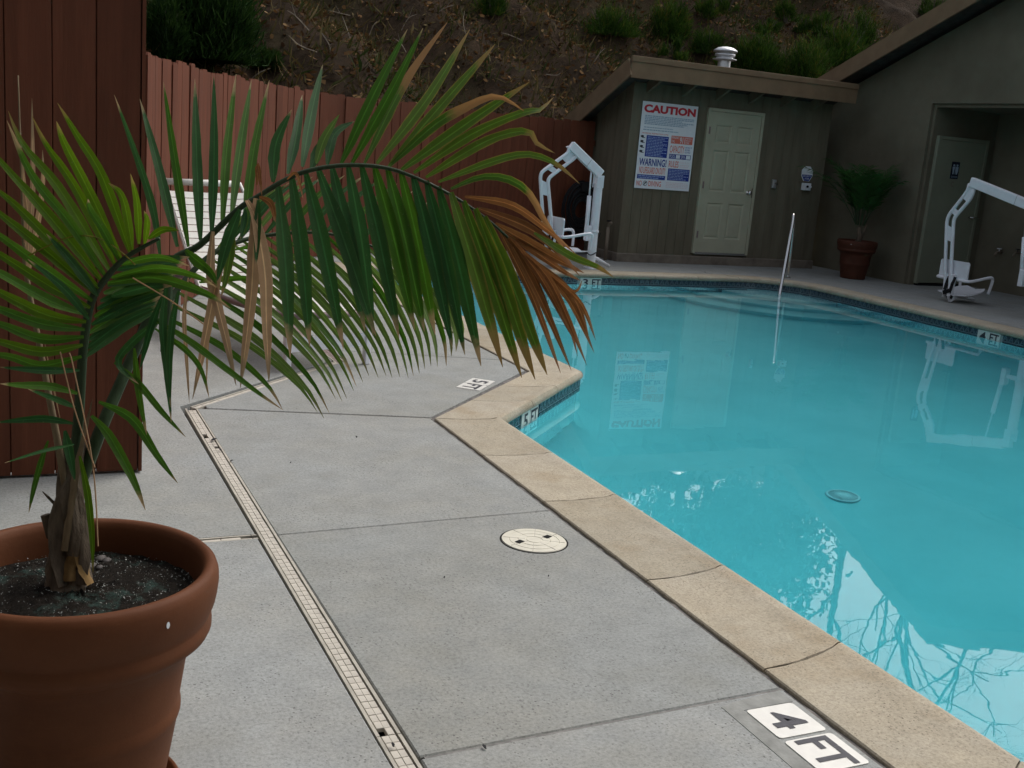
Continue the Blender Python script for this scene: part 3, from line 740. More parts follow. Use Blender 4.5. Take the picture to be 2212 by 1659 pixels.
def lever(parent, x, y, z, knob=True):
    m = MB(); n_ = 20
    if knob:
        prof = [(.036, 0), (.036, .008), (.012, .012), (.012, .03), (.028, .038), (.034, .052), (.028, .066), (.0005, .070)]
        v = []; 
        for r, h in prof:
            for k in range(n_): v.append((x+r*math.cos(2*math.pi*k/n_), y-h, z+r*math.sin(2*math.pi*k/n_)))
        m.add(v, [(i*n_+k, i*n_+(k+1) % n_, (i+1)*n_+(k+1) % n_, (i+1)*n_+k) for i in range(len(prof)-1) for k in range(n_)])
    else:
        m.tube([(x, y, z), (x, y-.05, z)], .016, 12); m.tube([(x, y-.05, z), (x+.11, y-.055, z-.004)], .011, 10)
    return m.build('door_handle', M['steel'], parent, smooth=True)
lever(dr, b-.075, -.024, DZ0+.93)
m = MB(); m.box((b-.012, -.03, DZ0+.86), (b+.012, -.0245, DZ0+1.0)); m.build('strike_plate', M['steel'], dr)
for z in (.28, 1.0, 1.78):
    m = MB(); m.tube([(a+.002, -.047, DZ0+z-.05), (a+.002, -.047, DZ0+z+.05)], .008, 8); m.box((a-.014, -.043, DZ0+z-.05), (a+.016, -.0415, DZ0+z+.05)); m.build('door_hinge', M['frame'], dr)
m = MB(); m.box((a-.02, -.034, DZ0-.012), (b+.02, -.0245, DZ0+.02)); m.build('door_sweep', M['steel'], dr)

# things fixed to the shed's front
def wall_local(x): return (x, 13.63)
t = tag(empty('switch_box', (10.575, 13.625, 1.255)), 'small grey switch box on the shed wall right of the sage door', 'electrical box')
m = MB(); m.box((-.03, -.045, -.065), (.03, 0, .065)); m.build('box_body', M['galv'], t, bevel=.004)
m = MB(); m.tube([(.0, -.046, .01), (.012, -.085, .015)], .012, 8); m.tube([(.045, 0, 0), (.045, -.03, 0)], .018, 10); m.build('switch_lever', M['steel'], t)
t = tag(empty('security_sign', (11.185, 13.618, 1.44)), 'small octagonal white and blue security sign on the shed wall', 'sign')
oct_ = [(-.045, .115), (.045, .115), (.105, .055), (.105, -.03), (.05, -.115), (-.05, -.115), (-.105, -.03), (-.105, .055)]
def flat(poly, y0, y1):
    k = len(poly); V = [(p[0], y0, p[1]) for p in poly]+[(p[0], y1, p[1]) for p in poly]
    return V, [tuple(range(k)), tuple(range(2*k-1, k-1, -1))]+[((i+1) % k, i, k+i, k+(i+1) % k) for i in range(k)]
m = MB(); m.add(*flat(oct_, .004, -.004)); m.build('sign_plate', M['signwhite'], t)
m = MB(); m.add([(x, -.0055, z) for x, z in [(-.094, -.012), (.094, -.012), (.094, -.028), (.044, -.104), (-.044, -.104), (-.094, -.028)]], [(0, 5, 4, 3, 2, 1)]); m.build('blue_field', M['signblue'], t)
m = MB(); put_text(m, 'SECURITY', -.075, -.045, .075, -.022, lambda X, Z: (X, -.0068, Z), bold=.01); put_text(m, 'SYSTEM', -.04, -.085, .04, -.058, lambda X, Z: (X, -.0068, Z), bold=.01); m.build('lettering', M['signwhite'], t)
t = tag(empty('thermostat_box', (11.17, 13.625, 1.25)), 'small white control box with two round dials under the octagonal sign', 'control box')
m = MB(); m.box((-.06, -.07, -.055), (.075, 0, .055)); m.build('box_body', M['white'], t, bevel=.004)
for x in (.0, .055):
    m = MB(); m.tube([(x, -.07, .003), (x, -.088, .003)], .017, 14); m.build('dial', M['dark'] if x < .01 else M['white'], t)
m = MB(); m.box((-.13, -.02, .07), (.11, -.001, .082)); m.build('conduit', M['pipe'], t)

# ---------------------------------------------------------------- caution sign
SW, SHH = .922, 1.20
sign = tag(empty('caution_sign', (8.152, 13.612, 1.055)), 'large white rules board headed CAUTION on the shed wall', 'sign')
m = MB(); m.box((0, -.004, 0), (SW, .003, SHH)); m.build('sign_board', M['signwhite'], sign)
def SF(off): return lambda X, Z: (X*SW, -.004-off, (1-Z)*SHH)
def rect(mt, u0, v0, u1, v1, off=.0012):
    f = SF(off); m = MB(); m.add([f(u0, v1), f(u1, v1), f(u1, v0), f(u0, v0)], [(0, 1, 2, 3)]); m.build('colour_panel', M[mt], sign)
def stext(mt, s, u0, v0, u1, v1, off=.0024, bold=.0):
    m = MB(); put_text(m, s, u0, v1, u1, v0, SF(off), bold=bold); m.build('lettering', M[mt], sign)
def block(mt, u0, v0, u1, v1, rows, rnd=.3, off=.0024, fill=.62):
    h = (v1-v0)/rows; m = MB(); f = SF(off)
    for r in range(rows):
        u = u0; end = u1-(random.random()*rnd*(u1-u0) if r == rows-1 or random.random() < .3 else 0)
        while u < end-.006:
            wd = random.uniform(.018, .06); a_, b_ = v0+r*h+h*(1-fill)/2, v0+(r+1)*h-h*(1-fill)/2; e = min(u+wd, end)
            m.add([f(u, b_), f(e, b_), f(e, a_), f(u, a_)], [(0, 1, 2, 3)]); u += wd+.008
    tag(m.build('small_print', M[mt], sign), kind='stuff')
mr, mo, mbn, mg, mp, mpk, mw, mk = 'signred', 'signorange', 'signblue', 'signgrey', 'signpale', 'signpink', 'signwhite', 'markblack'
def mark(mt, polys):
    m = MB()
    for q in polys: m.add(q, [tuple(range(len(q)))])
    m.build('symbol', M[mt], sign)
stext(mr, 'CAUTION', .03, .032, .965, .125, bold=.05)
block(mg, .06, .152, .95, .262, 6); block(mg, .06, .285, .72, .30, 1); block(mg, .05, .312, .92, .33, 1)
stext(mo, 'ARTIFICIAL RESPIRATION (CPR)', .035, .352, .51, .372, bold=.01)
rect(mbn, .125, .382, .525, .628); block(mp, .145, .392, .51, .62, 13, off=.0026, fill=.5)
for k in range(4):
    v = .40+k*.057; 
    f = SF(.0024); mark(mk, [[f(.03+.03*math.cos(a)+.02, v-.014*math.sin(a)) for a in np.linspace(0, 5.2, 12)], [f(*p) for p in ((.05, v+.018), (.10, v+.018), (.10, v+.01), (.05, v+.01))]])
rect(mo, .57, .362, .965, .452); stext(mw, '911', .73, .372, .825, .447, .0036, bold=.01); stext(mw, 'EMERGENCY', .58, .37, .715, .395, .0036); stext(mw, 'DIAL', .58, .41, .64, .44, .0036)
for i, s in enumerate(('MEDICAL', 'POLICE', 'FIRE')): stext(mw, s, .84, .372+.026*i, (.945, .925, .905)[i], .39+.026*i, .0036)
stext(mo, 'CAPACITY', .565, .475, .83, .56, bold=.01)
for i, s in enumerate(('MAX NO. OF', 'BATHERS', 'ALLOWED')): stext(mbn, s, .845, .478+.028*i, (.965, .935, .94)[i], .498+.028*i)
rect(mbn, .565, .575, .965, .63); stext(mw, 'POOL', .575, .583, .675, .622, .0026); rect(mw, .69, .581, .765, .624, .0026); stext(mw, 'SPA', .785, .583, .86, .622, .0026); rect(mw, .875, .581, .955, .624, .0026)
stext(mbn, 'WARNING!', .04, .648, .53, .735, bold=.02); stext(mo, 'NO LIFEGUARD ON DUTY', .055, .748, .53, .825, bold=.012)
rect(mbn, .03, .838, .535, .888); block(mp, .05, .843, .52, .884, 2, off=.0026, fill=.6)
stext(mo, 'RULES', .575, .655, .755, .73, bold=.01); stext(mpk, 'POOL & SPA', .78, .657, .955, .682); block(mpk, .78, .69, .95, .73, 2)
rect(mbn, .575, .745, .975, .885); block(mp, .59, .753, .96, .878, 7, off=.0026, fill=.5)
stext(mo, 'NO', .03, .91, .125, .972, bold=.012); stext(mo, 'DIVING', .245, .908, .475, .97, bold=.012)
f = SF(.0024); rg = []
for k in range(24):
    a0, a1 = 2*math.pi*k/24, 2*math.pi*(k+1)/24
    rg.append([f(*p) for p in [(.185+r*math.cos(a)/SW, .94+r*math.sin(a)/SHH) for r, a in ((.036, a1), (.036, a0), (.029, a0), (.029, a1))]])
rg.append([f(*p) for p in ((.155, .958), (.162, .966), (.215, .922), (.208, .914))]); rg.append([f(*p) for p in ((.165, .935), (.18, .948), (.205, .925), (.195, .92))])
mark(mk, rg); block(mpk, .56, .905, .97, .975, 4, fill=.5)

# ---------------------------------------------------------------- restroom building
bld = tag(empty('restroom_building', (11.9, 0, 0)), 'dark taupe stucco building with wide gable roof and a recessed restroom doorway', 'building')
def gz(y): return 2.87+.4*(14.06-y) if y > 10.1 else 2.87+.4*(14.06-10.1)-.4*(10.1-y)
Yr, Yl = 5.9, 14.35
out = [(Yl, 0), (Yl, gz(Yl)-.2), (10.1, gz(10.1)-.2), (Yr, gz(Yr)-.2), (Yr, 0), (7.4, 0), (7.4, 2.52), (11.97, 2.52), (11.97, 0)]
m = MB(); k = len(out)
m.add([(0, y, z-.01) for y, z in out]+[(.16, y, z-.01) for y, z in out], [tuple(range(k))[::-1], tuple(range(k, 2*k))]+[(i, (i+1) % k, k+(i+1) % k, k+i) for i in range(k)])
wl = m.build('gable_wall', M['stucco'], bld)
bm = bmesh.new(); bm.from_mesh(wl.data)
ed = [e for e in bm.edges if abs(e.verts[0].co.x) < 1e-4 and abs(e.verts[1].co.x) < 1e-4 and all(v.co.z < 2.6 and 7.3 < v.co.y < 12 for v in e.verts)]
bmesh.ops.bevel(bm, geom=ed, offset=.05, segments=4, affect='EDGES'); bmesh.ops.recalc_face_normals(bm, faces=bm.faces); bm.to_mesh(wl.data); bm.free()
m = MB(); m.box((1.27, 7.2, -.01), (1.40, 11.97, 2.60)); m.box((.162, 11.972, -.01), (1.42, 12.10, 2.60)); m.box((.162, 7.25, -.01), (1.268, 7.38, 2.60)); m.box((.162, 7.383, 2.521), (1.268, 11.968, 2.60))
m.box((.163, 14.2, -.01), (12, Yl, gz(Yl)-.22)); m.box((.163, Yr, -.01), (12, Yr+.15, gz(Yr)-.22)); m.box((11.9, Yr+.153, -.01), (12.05, 14.197, 2.4))
m.build('wall', M['stucco'], bld)
for s, ya, yb_ in ((1, 14.75, 10.1), (-1, 5.45, 10.1)):
    za, zb_ = gz(ya) if s > 0 else 2.87+.4*(14.06-10.1)-.4*(10.1-ya), gz(10.1)
    m = MB(); V = [(-.40, ya, za-.12), (12.3, ya, za-.12), (12.3, yb_, zb_-.12), (-.40, yb_, zb_-.12), (-.40, ya, za), (12.3, ya, za), (12.3, yb_, zb_), (-.40, yb_, zb_)]
    m.add(V, [(0,3,2,1),(4,5,6,7),(0,1,5,4),(1,2,6,5),(2,3,7,6),(3,0,4,7)]); rf = m.build('roof', M['roof'], bld)
    m = MB(); m.add([(-.432, ya, za-.245), (-.402, ya, za-.245), (-.402, yb_, zb_-.245), (-.432, yb_, zb_-.245), (-.432, ya, za+.008), (-.402, ya, za+.008), (-.402, yb_, zb_+.008), (-.432, yb_, zb_+.008)], [(0,3,2,1),(4,5,6,7),(0,1,5,4),(1,2,6,5),(2,3,7,6),(3,0,4,7)])
    m.build('rake_board', M['fascia'], bld)
    m = MB(); m.box((-.40, ya-.02*s, za-.22), (12.3, ya+.012*s, za-.005)) if s > 0 else m.box((-.40, ya-.012, za-.22), (12.3, ya+.02, za-.005)); m.build('fascia_board', M['fascia'], bld)
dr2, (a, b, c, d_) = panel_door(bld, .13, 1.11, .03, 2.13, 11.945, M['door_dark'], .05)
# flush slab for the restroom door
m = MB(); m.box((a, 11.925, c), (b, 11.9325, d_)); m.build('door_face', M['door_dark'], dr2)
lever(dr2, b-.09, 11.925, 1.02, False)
m = MB(); m.box((.14, 11.90, -.005), (1.10, 11.964, .028)); m.build('threshold', M['dark'], bld)
t = tag(empty('restroom_sign', (12.43, 11.921, 1.67)), 'small navy restroom sign with two white figures on the recessed door', 'sign')
m = MB(); m.box((-.075, -.002, -.12), (.075, .003, .12)); m.build('sign_plate', M['signblue'] if False else simple('navy_plate', (.012, .014, .03), .4), t)
m = MB()
for x in (-.033, .033):
    m.add([(x+.016*math.cos(2*math.pi*k/12), -.0032, .07+.016*math.sin(2*math.pi*k/12)) for k in range(12)], [tuple(range(12))])
    m.add([(x-.024, -.0032, .05), (x+.024, -.0032, .05), (x+(.014 if x < 0 else .026), -.0032, -.01), (x+.012, -.0032, -.055), (x-.012, -.0032, -.055), (x-(.014 if x < 0 else .026), -.0032, -.01)], [(5, 4, 3, 2, 1, 0)])
m.add([(-.003, -.0032, .085), (.003, -.0032, .085), (.003, -.0032, -.055), (-.003, -.0032, -.055)], [(3, 2, 1, 0)])
m.build('figures', M['signgrey'], t)
m = MB(); put_text(m, 'RESTROOM', -.06, -.105, .06, -.08, lambda X, Z: (X, -.0035, Z)); m.build('lettering', M['signgrey'], t)
t = tag(empty('door_letter', (12.42, 11.921, 1.475)), 'small brass letter C on the recessed door below the restroom sign', 'letter')
m = MB(); put_text(m, 'C', -.028, -.036, .028, .036, lambda X, Z: (X, -.002, Z), bold=.01); m.build('letter_face', M['pipe'], t)
for (y, z, lb) in ((11.50, .57, 'hose tap with pale ring low on the recess wall beside the restroom door'), (11.18, .60, 'small dark capped outlet low on the recess wall right of the hose tap')):
    t = tag(empty('hose_tap' if z < .59 else 'wall_outlet', (13.168, y, z)), lb, 'tap' if z < .59 else 'outlet')
    m = MB(); m.tube([(.01, 0, 0), (-.10, 0, 0), (-.13, 0, -.03), (-.13, 0, -.06)], .016, 10); m.build('spout', M['pipe'], t, smooth=True)
    m = MB(); m.tube([(-.06, 0, .01), (-.06, 0, .045)], .006, 8); m.lathe([(.012, .045), (.034, .045), (.034, .056), (.012, .056)], 16, (-.06, 0, 0)); m.build('tap_wheel', M['white'] if z < .59 else M['black'], t)

# ---------------------------------------------------------------- unseen hotel block added behind the camera to cut sky light
ht = tag(empty('unseen_shade_hotel', (0, -2.7, 0)), 'added two storey taupe block behind the camera, unseen, shading the near deck', 'building')
m = MB(); m.prism([(-18, -9), (9, -9), (9, 0), (-3.4, 0), (-3.4, 7.2), (-18, 7.2)], -.1, 5.0); m.build('wall', M['stucco'], ht)
m = MB(); m.prism([(-18.8, -9.8), (9.9, -9.8), (9.9, 1.1), (-2.3, 1.1), (-2.3, 8.2), (-18.8, 8.2)], 5.002, 5.25); m.build('roof', M['roof'], ht)
m = MB(); m.box((-2.298, 1.102, 4.95), (9.9, 1.13, 5.28)); m.box((-2.298, 1.132, 4.95), (-2.27, 8.2, 5.28)); m.build('fascia_board', M['fascia'], ht)
def hwin(M4, z):
    f = MB()
    for a, b in (((-.62, .002, z-.02), (.62, .05, z+.04)), ((-.62, .002, z+1.26), (.62, .05, z+1.32)), ((-.62, .002, z+.042), (-.56, .05, z+1.258)), ((.56, .002, z+.042), (.62, .05, z+1.258))): f.box(a, b, 0, M4)
    wf = f.build('window', M['white'], ht); f = MB(); f.box((-.56, .004, z+.042), (.56, .014, z+1.258), 0, M4); f.build('pane', M['cable'], wf)
for z in (.9, 3.2):
    for x in (-2, 1, 4, 7): hwin(Matrix.Translation((x, 0, 0)), z)
    for y in (1.8, 5): hwin(Matrix.Translation((-3.4, y, 0)) @ Matrix.Rotation(-math.pi/2, 4, 'Z'), z)
# ---------------------------------------------------------------- pool lifts
def rounded_plate(mb, o, u, v, w, h, th, r=.035, mi=0):
    o, u, v = Vector(o), Vector(u), Vector(v); nz = u.cross(v); pts = []
    for cx_, cy_, a0 in ((w-r, h-r, 0), (r, h-r, 90), (r, r, 180), (w-r, r, 270)):
        for k in range(5): pts.append((cx_+r*math.cos(R(a0+22.5*k)), cy_+r*math.sin(R(a0+22.5*k))))
    k = len(pts); V = [o+u*p[0]+v*p[1] for p in pts]+[o+u*p[0]+v*p[1]+nz*th for p in pts]
    mb.add(V, [tuple(range(k-1, -1, -1)), tuple(range(k, 2*k))]+[(i, (i+1) % k, k+(i+1) % k, k+i) for i in range(k)], mi)
def lift(label, base, ang, mast_s, beam, outer, inner, seat_rot, seat_s, seat_z, foot, act=.11, seat_y=0., pan_tilt=0., skid=False):
    """built in the plane of the arm: x along the arm, z up"""
    t = tag(empty('pool_lift', base, ang), label, 'pool lift', 'white pool lifts at the far edge of the pool'); Wt = M['white']
    tz = beam[1][1]-.07
    m = MB(); m.lathe([(.058, 0), (.058, tz-.05)], 20, (mast_s, 0, 0), close=True); m.lathe([(.062, .47), (.066, .475), (.066, .505), (.062, .51)], 20, (mast_s, 0, 0))
    mast = m.build('mast', Wt, t, smooth=True); sharp(mast, 40)
    m = MB(); m.lathe([(.09, 0), (.09, .012), (.0005, .014)], 20, (mast_s, 0, .001)); m.build('base_plate', Wt, t)
    m = MB()
    for s in (-1, 1): m.box((mast_s-.045, s*.052-.006, tz-.10), (mast_s+.055, s*.052+.006, tz+.06))
    m.tube([(mast_s+.01, -.07, tz+.03), (mast_s+.01, .07, tz+.03)], .012, 10); m.build('yoke', Wt, t)
    m = MB(); a, b = Vector((beam[0][0], 0, beam[0][1])), Vector((beam[1][0], 0, beam[1][1])); m.beam(a, b, .075, .115); bo = m.build('lift_arm', Wt, t, bevel=.006)
    m = MB(); q = a.lerp(b, .58); dd = (b-a).normalized(); m.beam(q-dd*.002, q+dd*.002, .077, .117); m.build('arm_seam', M['frame'], bo)
    # ladder shaped hanger
    m = MB(); O = [Vector((x, 0, z)) for x, z in outer]; I = [Vector((x, 0, z)) for x, z in inner]
    def rnd_path(p):
        out_ = [p[0]]
        for i in range(1, len(p)-1):
            A_, B_ = (p[i-1]-p[i]), (p[i+1]-p[i]); da, db = min(.05, A_.length/2.5), min(.05, B_.length/2.5)
            a_, b_ = p[i]+A_.normalized()*da, p[i]+B_.normalized()*db
            out_ += [a_, a_.lerp(p[i], .5).lerp(p[i].lerp(b_, .5), .5), b_]
        return out_+[p[-1]]
    OO, II = rnd_path(O), rnd_path(I)
    m.tube(OO, .023, 10); m.tube(II, .023, 10); m.build('hanger', Wt, t, smooth=True)
    def at_f(P, f):
        L = [0]; 
        for p, q in zip(P, P[1:]): L.append(L[-1]+(q-p).length)
        s = f*L[-1]
        for k in range(len(P)-1):
            if s <= L[k+1]+1e-9: return P[k].lerp(P[k+1], (s-L[k])/max(1e-9, L[k+1]-L[k]))
        return P[-1]
    for f0, f1 in ((.0, .13), (.24, .29), (.40, .52), (.80, .86)):
        m = MB(); k = 6; V = []
        for i in range(k+1):
            f = f0+(f1-f0)*i/k
            for y in (-.005, .005):
                p, q = at_f(OO, f), at_f(II, f); V += [p+Vector((0, y, 0)), q+Vector((0, y, 0))]
        Fc = []
        for i in range(k):
            b_ = i*4; Fc += [(b_, b_+1, b_+5, b_+4), (b_+2, b_+6, b_+7, b_+3)]
        Fc += [(0, 2, 3, 1), (4*k, 4*k+1, 4*k+3, 4*k+2)]
        m.add(V, Fc); m.build('gusset', Wt, t)
    m = MB(); m.tube([O[0]+Vector((.0, 0, -.01)), O[0]+Vector((.05, 0, -.02))], .007, 8); m.build('latch_pin', M['steel'], t)
    # ram
    p0 = Vector((mast_s+act, 0, tz*.40)); p1 = a.lerp(b, .70)-Vector((0, 0, .06))
    m = MB(); m.tube([p0, p0.lerp(p1, .6)], .028, 14); m.build('actuator', Wt, t, smooth=True)
    m = MB(); m.tube([p0.lerp(p1, .58), p1], .011, 10); m.build('actuator_rod', M['white'], t, smooth=True)
    m = MB(); m.box((mast_s+act-.055, -.045, p0.z-.10), (mast_s+act+.015, .045, p0.z+.10)); m.box((mast_s+.04, -.02, p0.z-.03), (mast_s+act-.054, .02, p0.z+.02)); m.build('control_box', Wt, t, bevel=.008)
    m = MB(); c_ = [Vector((mast_s+.062*math.cos(k), -.062*math.sin(k), .20+.02*math.sin(k*2))) for k in np.linspace(0, 2*math.pi, 20)]; m.tube(c_, .006, 6); m.tube([c_[3], c_[3]+Vector((-.10, .0, .10)), c_[3]+Vector((-.14, .05, .25))], .005, 6, smooth_=5); m.build('cable', M['cable'], t)
    m = MB()
    for k in range(9):
        a0 = -2.1+.1*k; 
    for zc, hh, lab in ((tz-.10, .045, 'a'), (tz-.19, .02, 'b')):
        V = []; 
        for a0 in np.linspace(-2.25, -1.25, 7): V += [(mast_s+.0592*math.cos(a0), .0592*math.sin(a0), zc-hh), (mast_s+.0592*math.cos(a0), .0592*math.sin(a0), zc+hh*(.2+.8*abs(math.cos((a0+1.75)*2))))]
        m.add(V, [(2*i, 2*i+2, 2*i+3, 2*i+1) for i in range(6)])
    m.build('decal', M['blueink'], t)
    # seat: local frame x' = facing, y' = to its left
    S = Matrix.Translation((seat_s, seat_y, seat_z)) @ Matrix.Rotation(seat_rot, 4, 'Z')
    def sp(x, y, z): return S @ Vector((x, y, z))
    ux, uy, uz = S.to_3x3() @ Vector((1, 0, 0)), S.to_3x3() @ Vector((0, 1, 0)), Vector((0, 0, 1))
    m = MB(); rounded_plate(m, sp(-.02, -.235, .16), uy, uz, .47, .25, .018, .03); m.build('backrest', Wt, t)
    m = MB(); V = []; nI = 9
    for i in range(nI):
        x = .0+.42*i/(nI-1); wd = .225*(1-.35*max(0, (i-5)/3)**2); dz = -.025*math.sin(math.pi*i/(nI-1))-.02*max(0, i-6)/2
        for j in range(7):
            y = -wd+2*wd*j/6; zz = dz+.028*abs(j-3)/3+pan_tilt*(x-.12)
            V += [sp(x, y, zz)]
    k = len(V); V2 = [v-Vector((0, 0, .014)) for v in V]; Fc = []
    for i in range(nI-1):
        for j in range(6):
            q = (i*7+j, i*7+j+1, (i+1)*7+j+1, (i+1)*7+j); Fc += [q, tuple(k+z for z in q[::-1])]
    for i in range(nI-1): Fc += [(i*7, (i+1)*7, k+(i+1)*7, k+i*7), (i*7+6, k+i*7+6, k+(i+1)*7+6, (i+1)*7+6)]
    for j in range(6): Fc += [(j, k+j, k+j+1, j+1), ((nI-1)*7+j, (nI-1)*7+j+1, k+(nI-1)*7+j+1, k+(nI-1)*7+j)]
    m.add(V, Fc[:0]); m.add(V2, []); m.v = m.v[:2*k]; m.f = []; m.mi = []; m.f = Fc; m.mi = [0]*len(Fc)
    sharp(m.build('seat_pan', Wt, t, smooth=True), 40)
    for s in (-1, 1):
        m = MB(); m.tube([sp(-.03, s*.10, .175), sp(-.03, s*.225, .175), sp(.02, s*.265, .18), sp(.14, s*.27, .20), sp(.33, s*.27, .235), sp(.39, s*.265, .22), sp(.40, s*.255, .15), sp(.39, s*.235, .02)], .019, 10, smooth_=5); m.build('armrest', Wt, t, smooth=True)
    m = MB(); m.beam(sp(-.035, -.03, .24), sp(-.05, -.03, -.05), .07, .05, up=(1, 0, 0)); m.beam(sp(-.05, -.03, -.09), sp(.06, -.03, -.03), .05, .07); m.build('seat_bracket', Wt, t, bevel=.006)
    m = MB(); m.tube([sp(.05, .10, -.05), sp(.25, .14, -.07), sp(*foot)], .018, 10, smooth_=4); m.build('footrest', Wt, t, smooth=True)
    m = MB()
    for y0 in (-.075, .02):
        P = [sp(-.055, y0, .21), sp(-.075, y0+.01, .12), sp(-.08, y0+.02, .03), sp(-.07, -.02, -.03), sp(-.05, -.03+(.05 if y0 > 0 else -.05), -.06)]
        for p, q in zip(P, P[1:]): m.beam(p, q, .045, .008, up=ux)
    m.beam(sp(-.085, -.06, .035), sp(-.085, .05, -.01), .05, .02, up=ux); m.build('belt', M['black'], t)
    if skid:
        m = MB(); m.tube([(.02, .0, .17), (-.12, -.02, .12), (-.33, -.10, .03)], .022, 10); m.build('skid_bar', Wt, t, smooth=True)
    return t
lift('white pool lift by the far fence left of the caution sign', (7.06, 12.69, 0), math.pi, 0,
     [(.46, 1.565), (-.02, 1.225)], [(.475, 1.554), (.479, 1.469), (.838, 1.202), (.85, 1.134), (.776, .706), (.704, .364), (.655, .203)],
     [(.361, 1.46), (.376, 1.414), (.723, 1.142), (.737, 1.084), (.646, .632), (.599, .357), (.56, .25)], math.pi, .56, .24, (.62, .30, -.215), skid=True)
lift('white pool lift at the right edge with its seat strapped up before the restroom door', (11.0, 9.0, 0), math.pi/2, 0,
     [(1.25, 1.53), (-.02, 1.235)], [(1.275, 1.507), (1.292, 1.411), (1.531, 1.09), (1.54, 1.001), (1.467, .57), (1.40, .25), (1.39, .06)],
     [(1.19, 1.45), (1.213, 1.332), (1.433, 1.066), (1.425, .97), (1.368, .583), (1.32, .25), (1.30, .05)], -math.pi/2, 1.33, .125, (.55, .12, -.10), .26, -.055, .24)

# ---------------------------------------------------------------- handrail at the pool steps
t = tag(empty('pool_handrail', (9.65, 11.9, 0)), 'stainless steel handrail rising from the pool steps in the far corner', 'handrail')
m = MB(); a = at(1681, 656, 14.0)
top = Vector((9.77, 12.06, .90)); back = Vector((10.03, 12.32, 0)); fr_ = Vector((9.30, 11.55, -.30)); o = Vector((9.65, 11.9, 0))
P = [fr_, Vector((9.62, 11.88, .58)), Vector((9.72, 11.99, .82)), top, Vector((9.86, 12.15, .86)), Vector((9.96, 12.25, .60)), back]
m.tube([p-o for p in P], .021, 14, smooth_=6); m.build('rail_tube', M['steel'], t, smooth=True)
m = MB(); m.lathe([(.045, .0), (.045, .008), (.024, .014)], 20, tuple(back-o)); m.build('escutcheon', M['steel'], t)

# ---------------------------------------------------------------- hose and stand pipe on the shed's left side
t = tag(empty('garden_hose', (7.72, 14.36, .66), R(90)), 'coil of black hose hanging on the fence end behind the pool lift', 'hose')
m = MB(); P = []
for k in range(13*22):
    a = 2*math.pi*k/22; i = k//22
    P.append((-.05-.012*(i % 3)+.006*math.sin(a*1.7), (.30-.016*i+.02*math.sin(a+i))*math.sin(a), (.42-.024*i)*math.cos(a)))
m.tube(P, .013, 6); m.tube([P[-1], (-.09, -.34, .05), (-.08, -.45, -.2), (-.06, -.50, -.42)], .012, 6, smooth_=5); m.build('hose_coil', M['black'], t, smooth=True)
m = MB(); m.box((-.12, -.06, .26), (.05, .06, .40)); m.build('hose_hanger', M['black'], t, bevel=.01)
t = tag(empty('stand_pipe', (7.88, 13.75, 0)), 'short beige stand pipe at the left corner of the shed', 'pipe')
m = MB(); m.tube([(0, 0, 0), (0, 0, .47)], .026, 12); m.tube([(0, 0, .46), (.0, -.02, .52), (.0, -.07, .54)], .02, 10, smooth_=4); m.build('pipe_body', M['pipe'], t, smooth=True)
m = MB(); m.lathe([(.03, 0), (.035, .01), (.03, .02)], 12, (0, 0, .55)); m.build('tap_wheel', M['black'], t)

# ---------------------------------------------------------------- sun lounger
lg = tag(empty('sun_lounger', (1.635, 6.70, 0)), 'white strap sun lounger with taupe frame behind the palm against the red fence', 'sun lounger')
lw, ll = Vector((.944, .33, 0)), Vector((-.33, .944, 0)); LW, HT, SL = .62, .355, 1.17
def lp(a, b, z): return lw*a+ll*b+Vector((0, 0, z))
for a in (0, LW):
    m = MB(); m.tube([lp(a, .0, HT), lp(a, SL*.55, HT-.015), lp(a, SL, HT), lp(a, 1.80, HT)], .021, 10, smooth_=5); m.build('side_rail', M['frame'], lg, smooth=True)
m = MB(); m.tube([lp(0, 0, HT), lp(LW, 0, HT)], .021, 10); m.build('end_rail', M['frame'], lg, smooth=True)
m = MB(); m.tube([lp(0, 1.80, HT), lp(LW, 1.80, HT)], .021, 10); m.build('end_rail', M['frame'], lg, smooth=True)
for a, b in ((0, .03), (LW, .03), (0, 1.5), (LW, 1.5)):
    m = MB(); m.box((-.022, -.022, 0), (.022, .022, HT), 0, Matrix.Translation(lp(a, b, 0)) @ Matrix.Rotation(.336, 4, 'Z')); m.build('leg', M['white'], lg, bevel=.006)
m = MB(); m.beam(lp(.022, .03, .17), lp(LW-.022, .03, .17), .02, .09); m.build('crossbar', M['white'], lg)
def strap_mesh():
    m = MB(); V = []
    for i in range(7):
        a = LW*i/6; z = -.012*math.sin(math.pi*i/6)
        V += [(a, -.025, z), (a, .025, z), (a, .025, z-.004), (a, -.025, z-.004)]
    Fc = []
    for i in range(6):
        q = i*4; Fc += [(q, q+4, q+5, q+1), (q+1, q+5, q+6, q+2), (q+2, q+6, q+7, q+3), (q+3, q+7, q+4, q)]
    Fc += [(0, 1, 2, 3), (27, 26, 25, 24)]; m.add(V, Fc); me = m.mesh('strap'); me.materials.append(M['strap']); return me
sm_ = strap_mesh(); zr = Matrix.Rotation(math.atan2(lw.y, lw.x), 4, 'Z')
for k in range(20):
    o = bpy.data.objects.new('strap', sm_); COL.objects.link(o); o.parent = lg; o.matrix_local = Matrix.Translation(lp(0, .06+k*.0565, HT+.028)) @ zr
hinge = lp(0, SL+.02, HT+.01); topb = lp(0, 1.72, 1.055); bd = (topb-hinge); BL = bd.length; bd.normalize()
for a in (0, LW):
    m = MB(); m.tube([hinge+lw*a, hinge+lw*a+bd*(BL-.06), topb+lw*(a+(.03 if a == 0 else -.03))], .013, 10, smooth_=4); m.build('backrest_rail', M['strap'], lg, smooth=True)
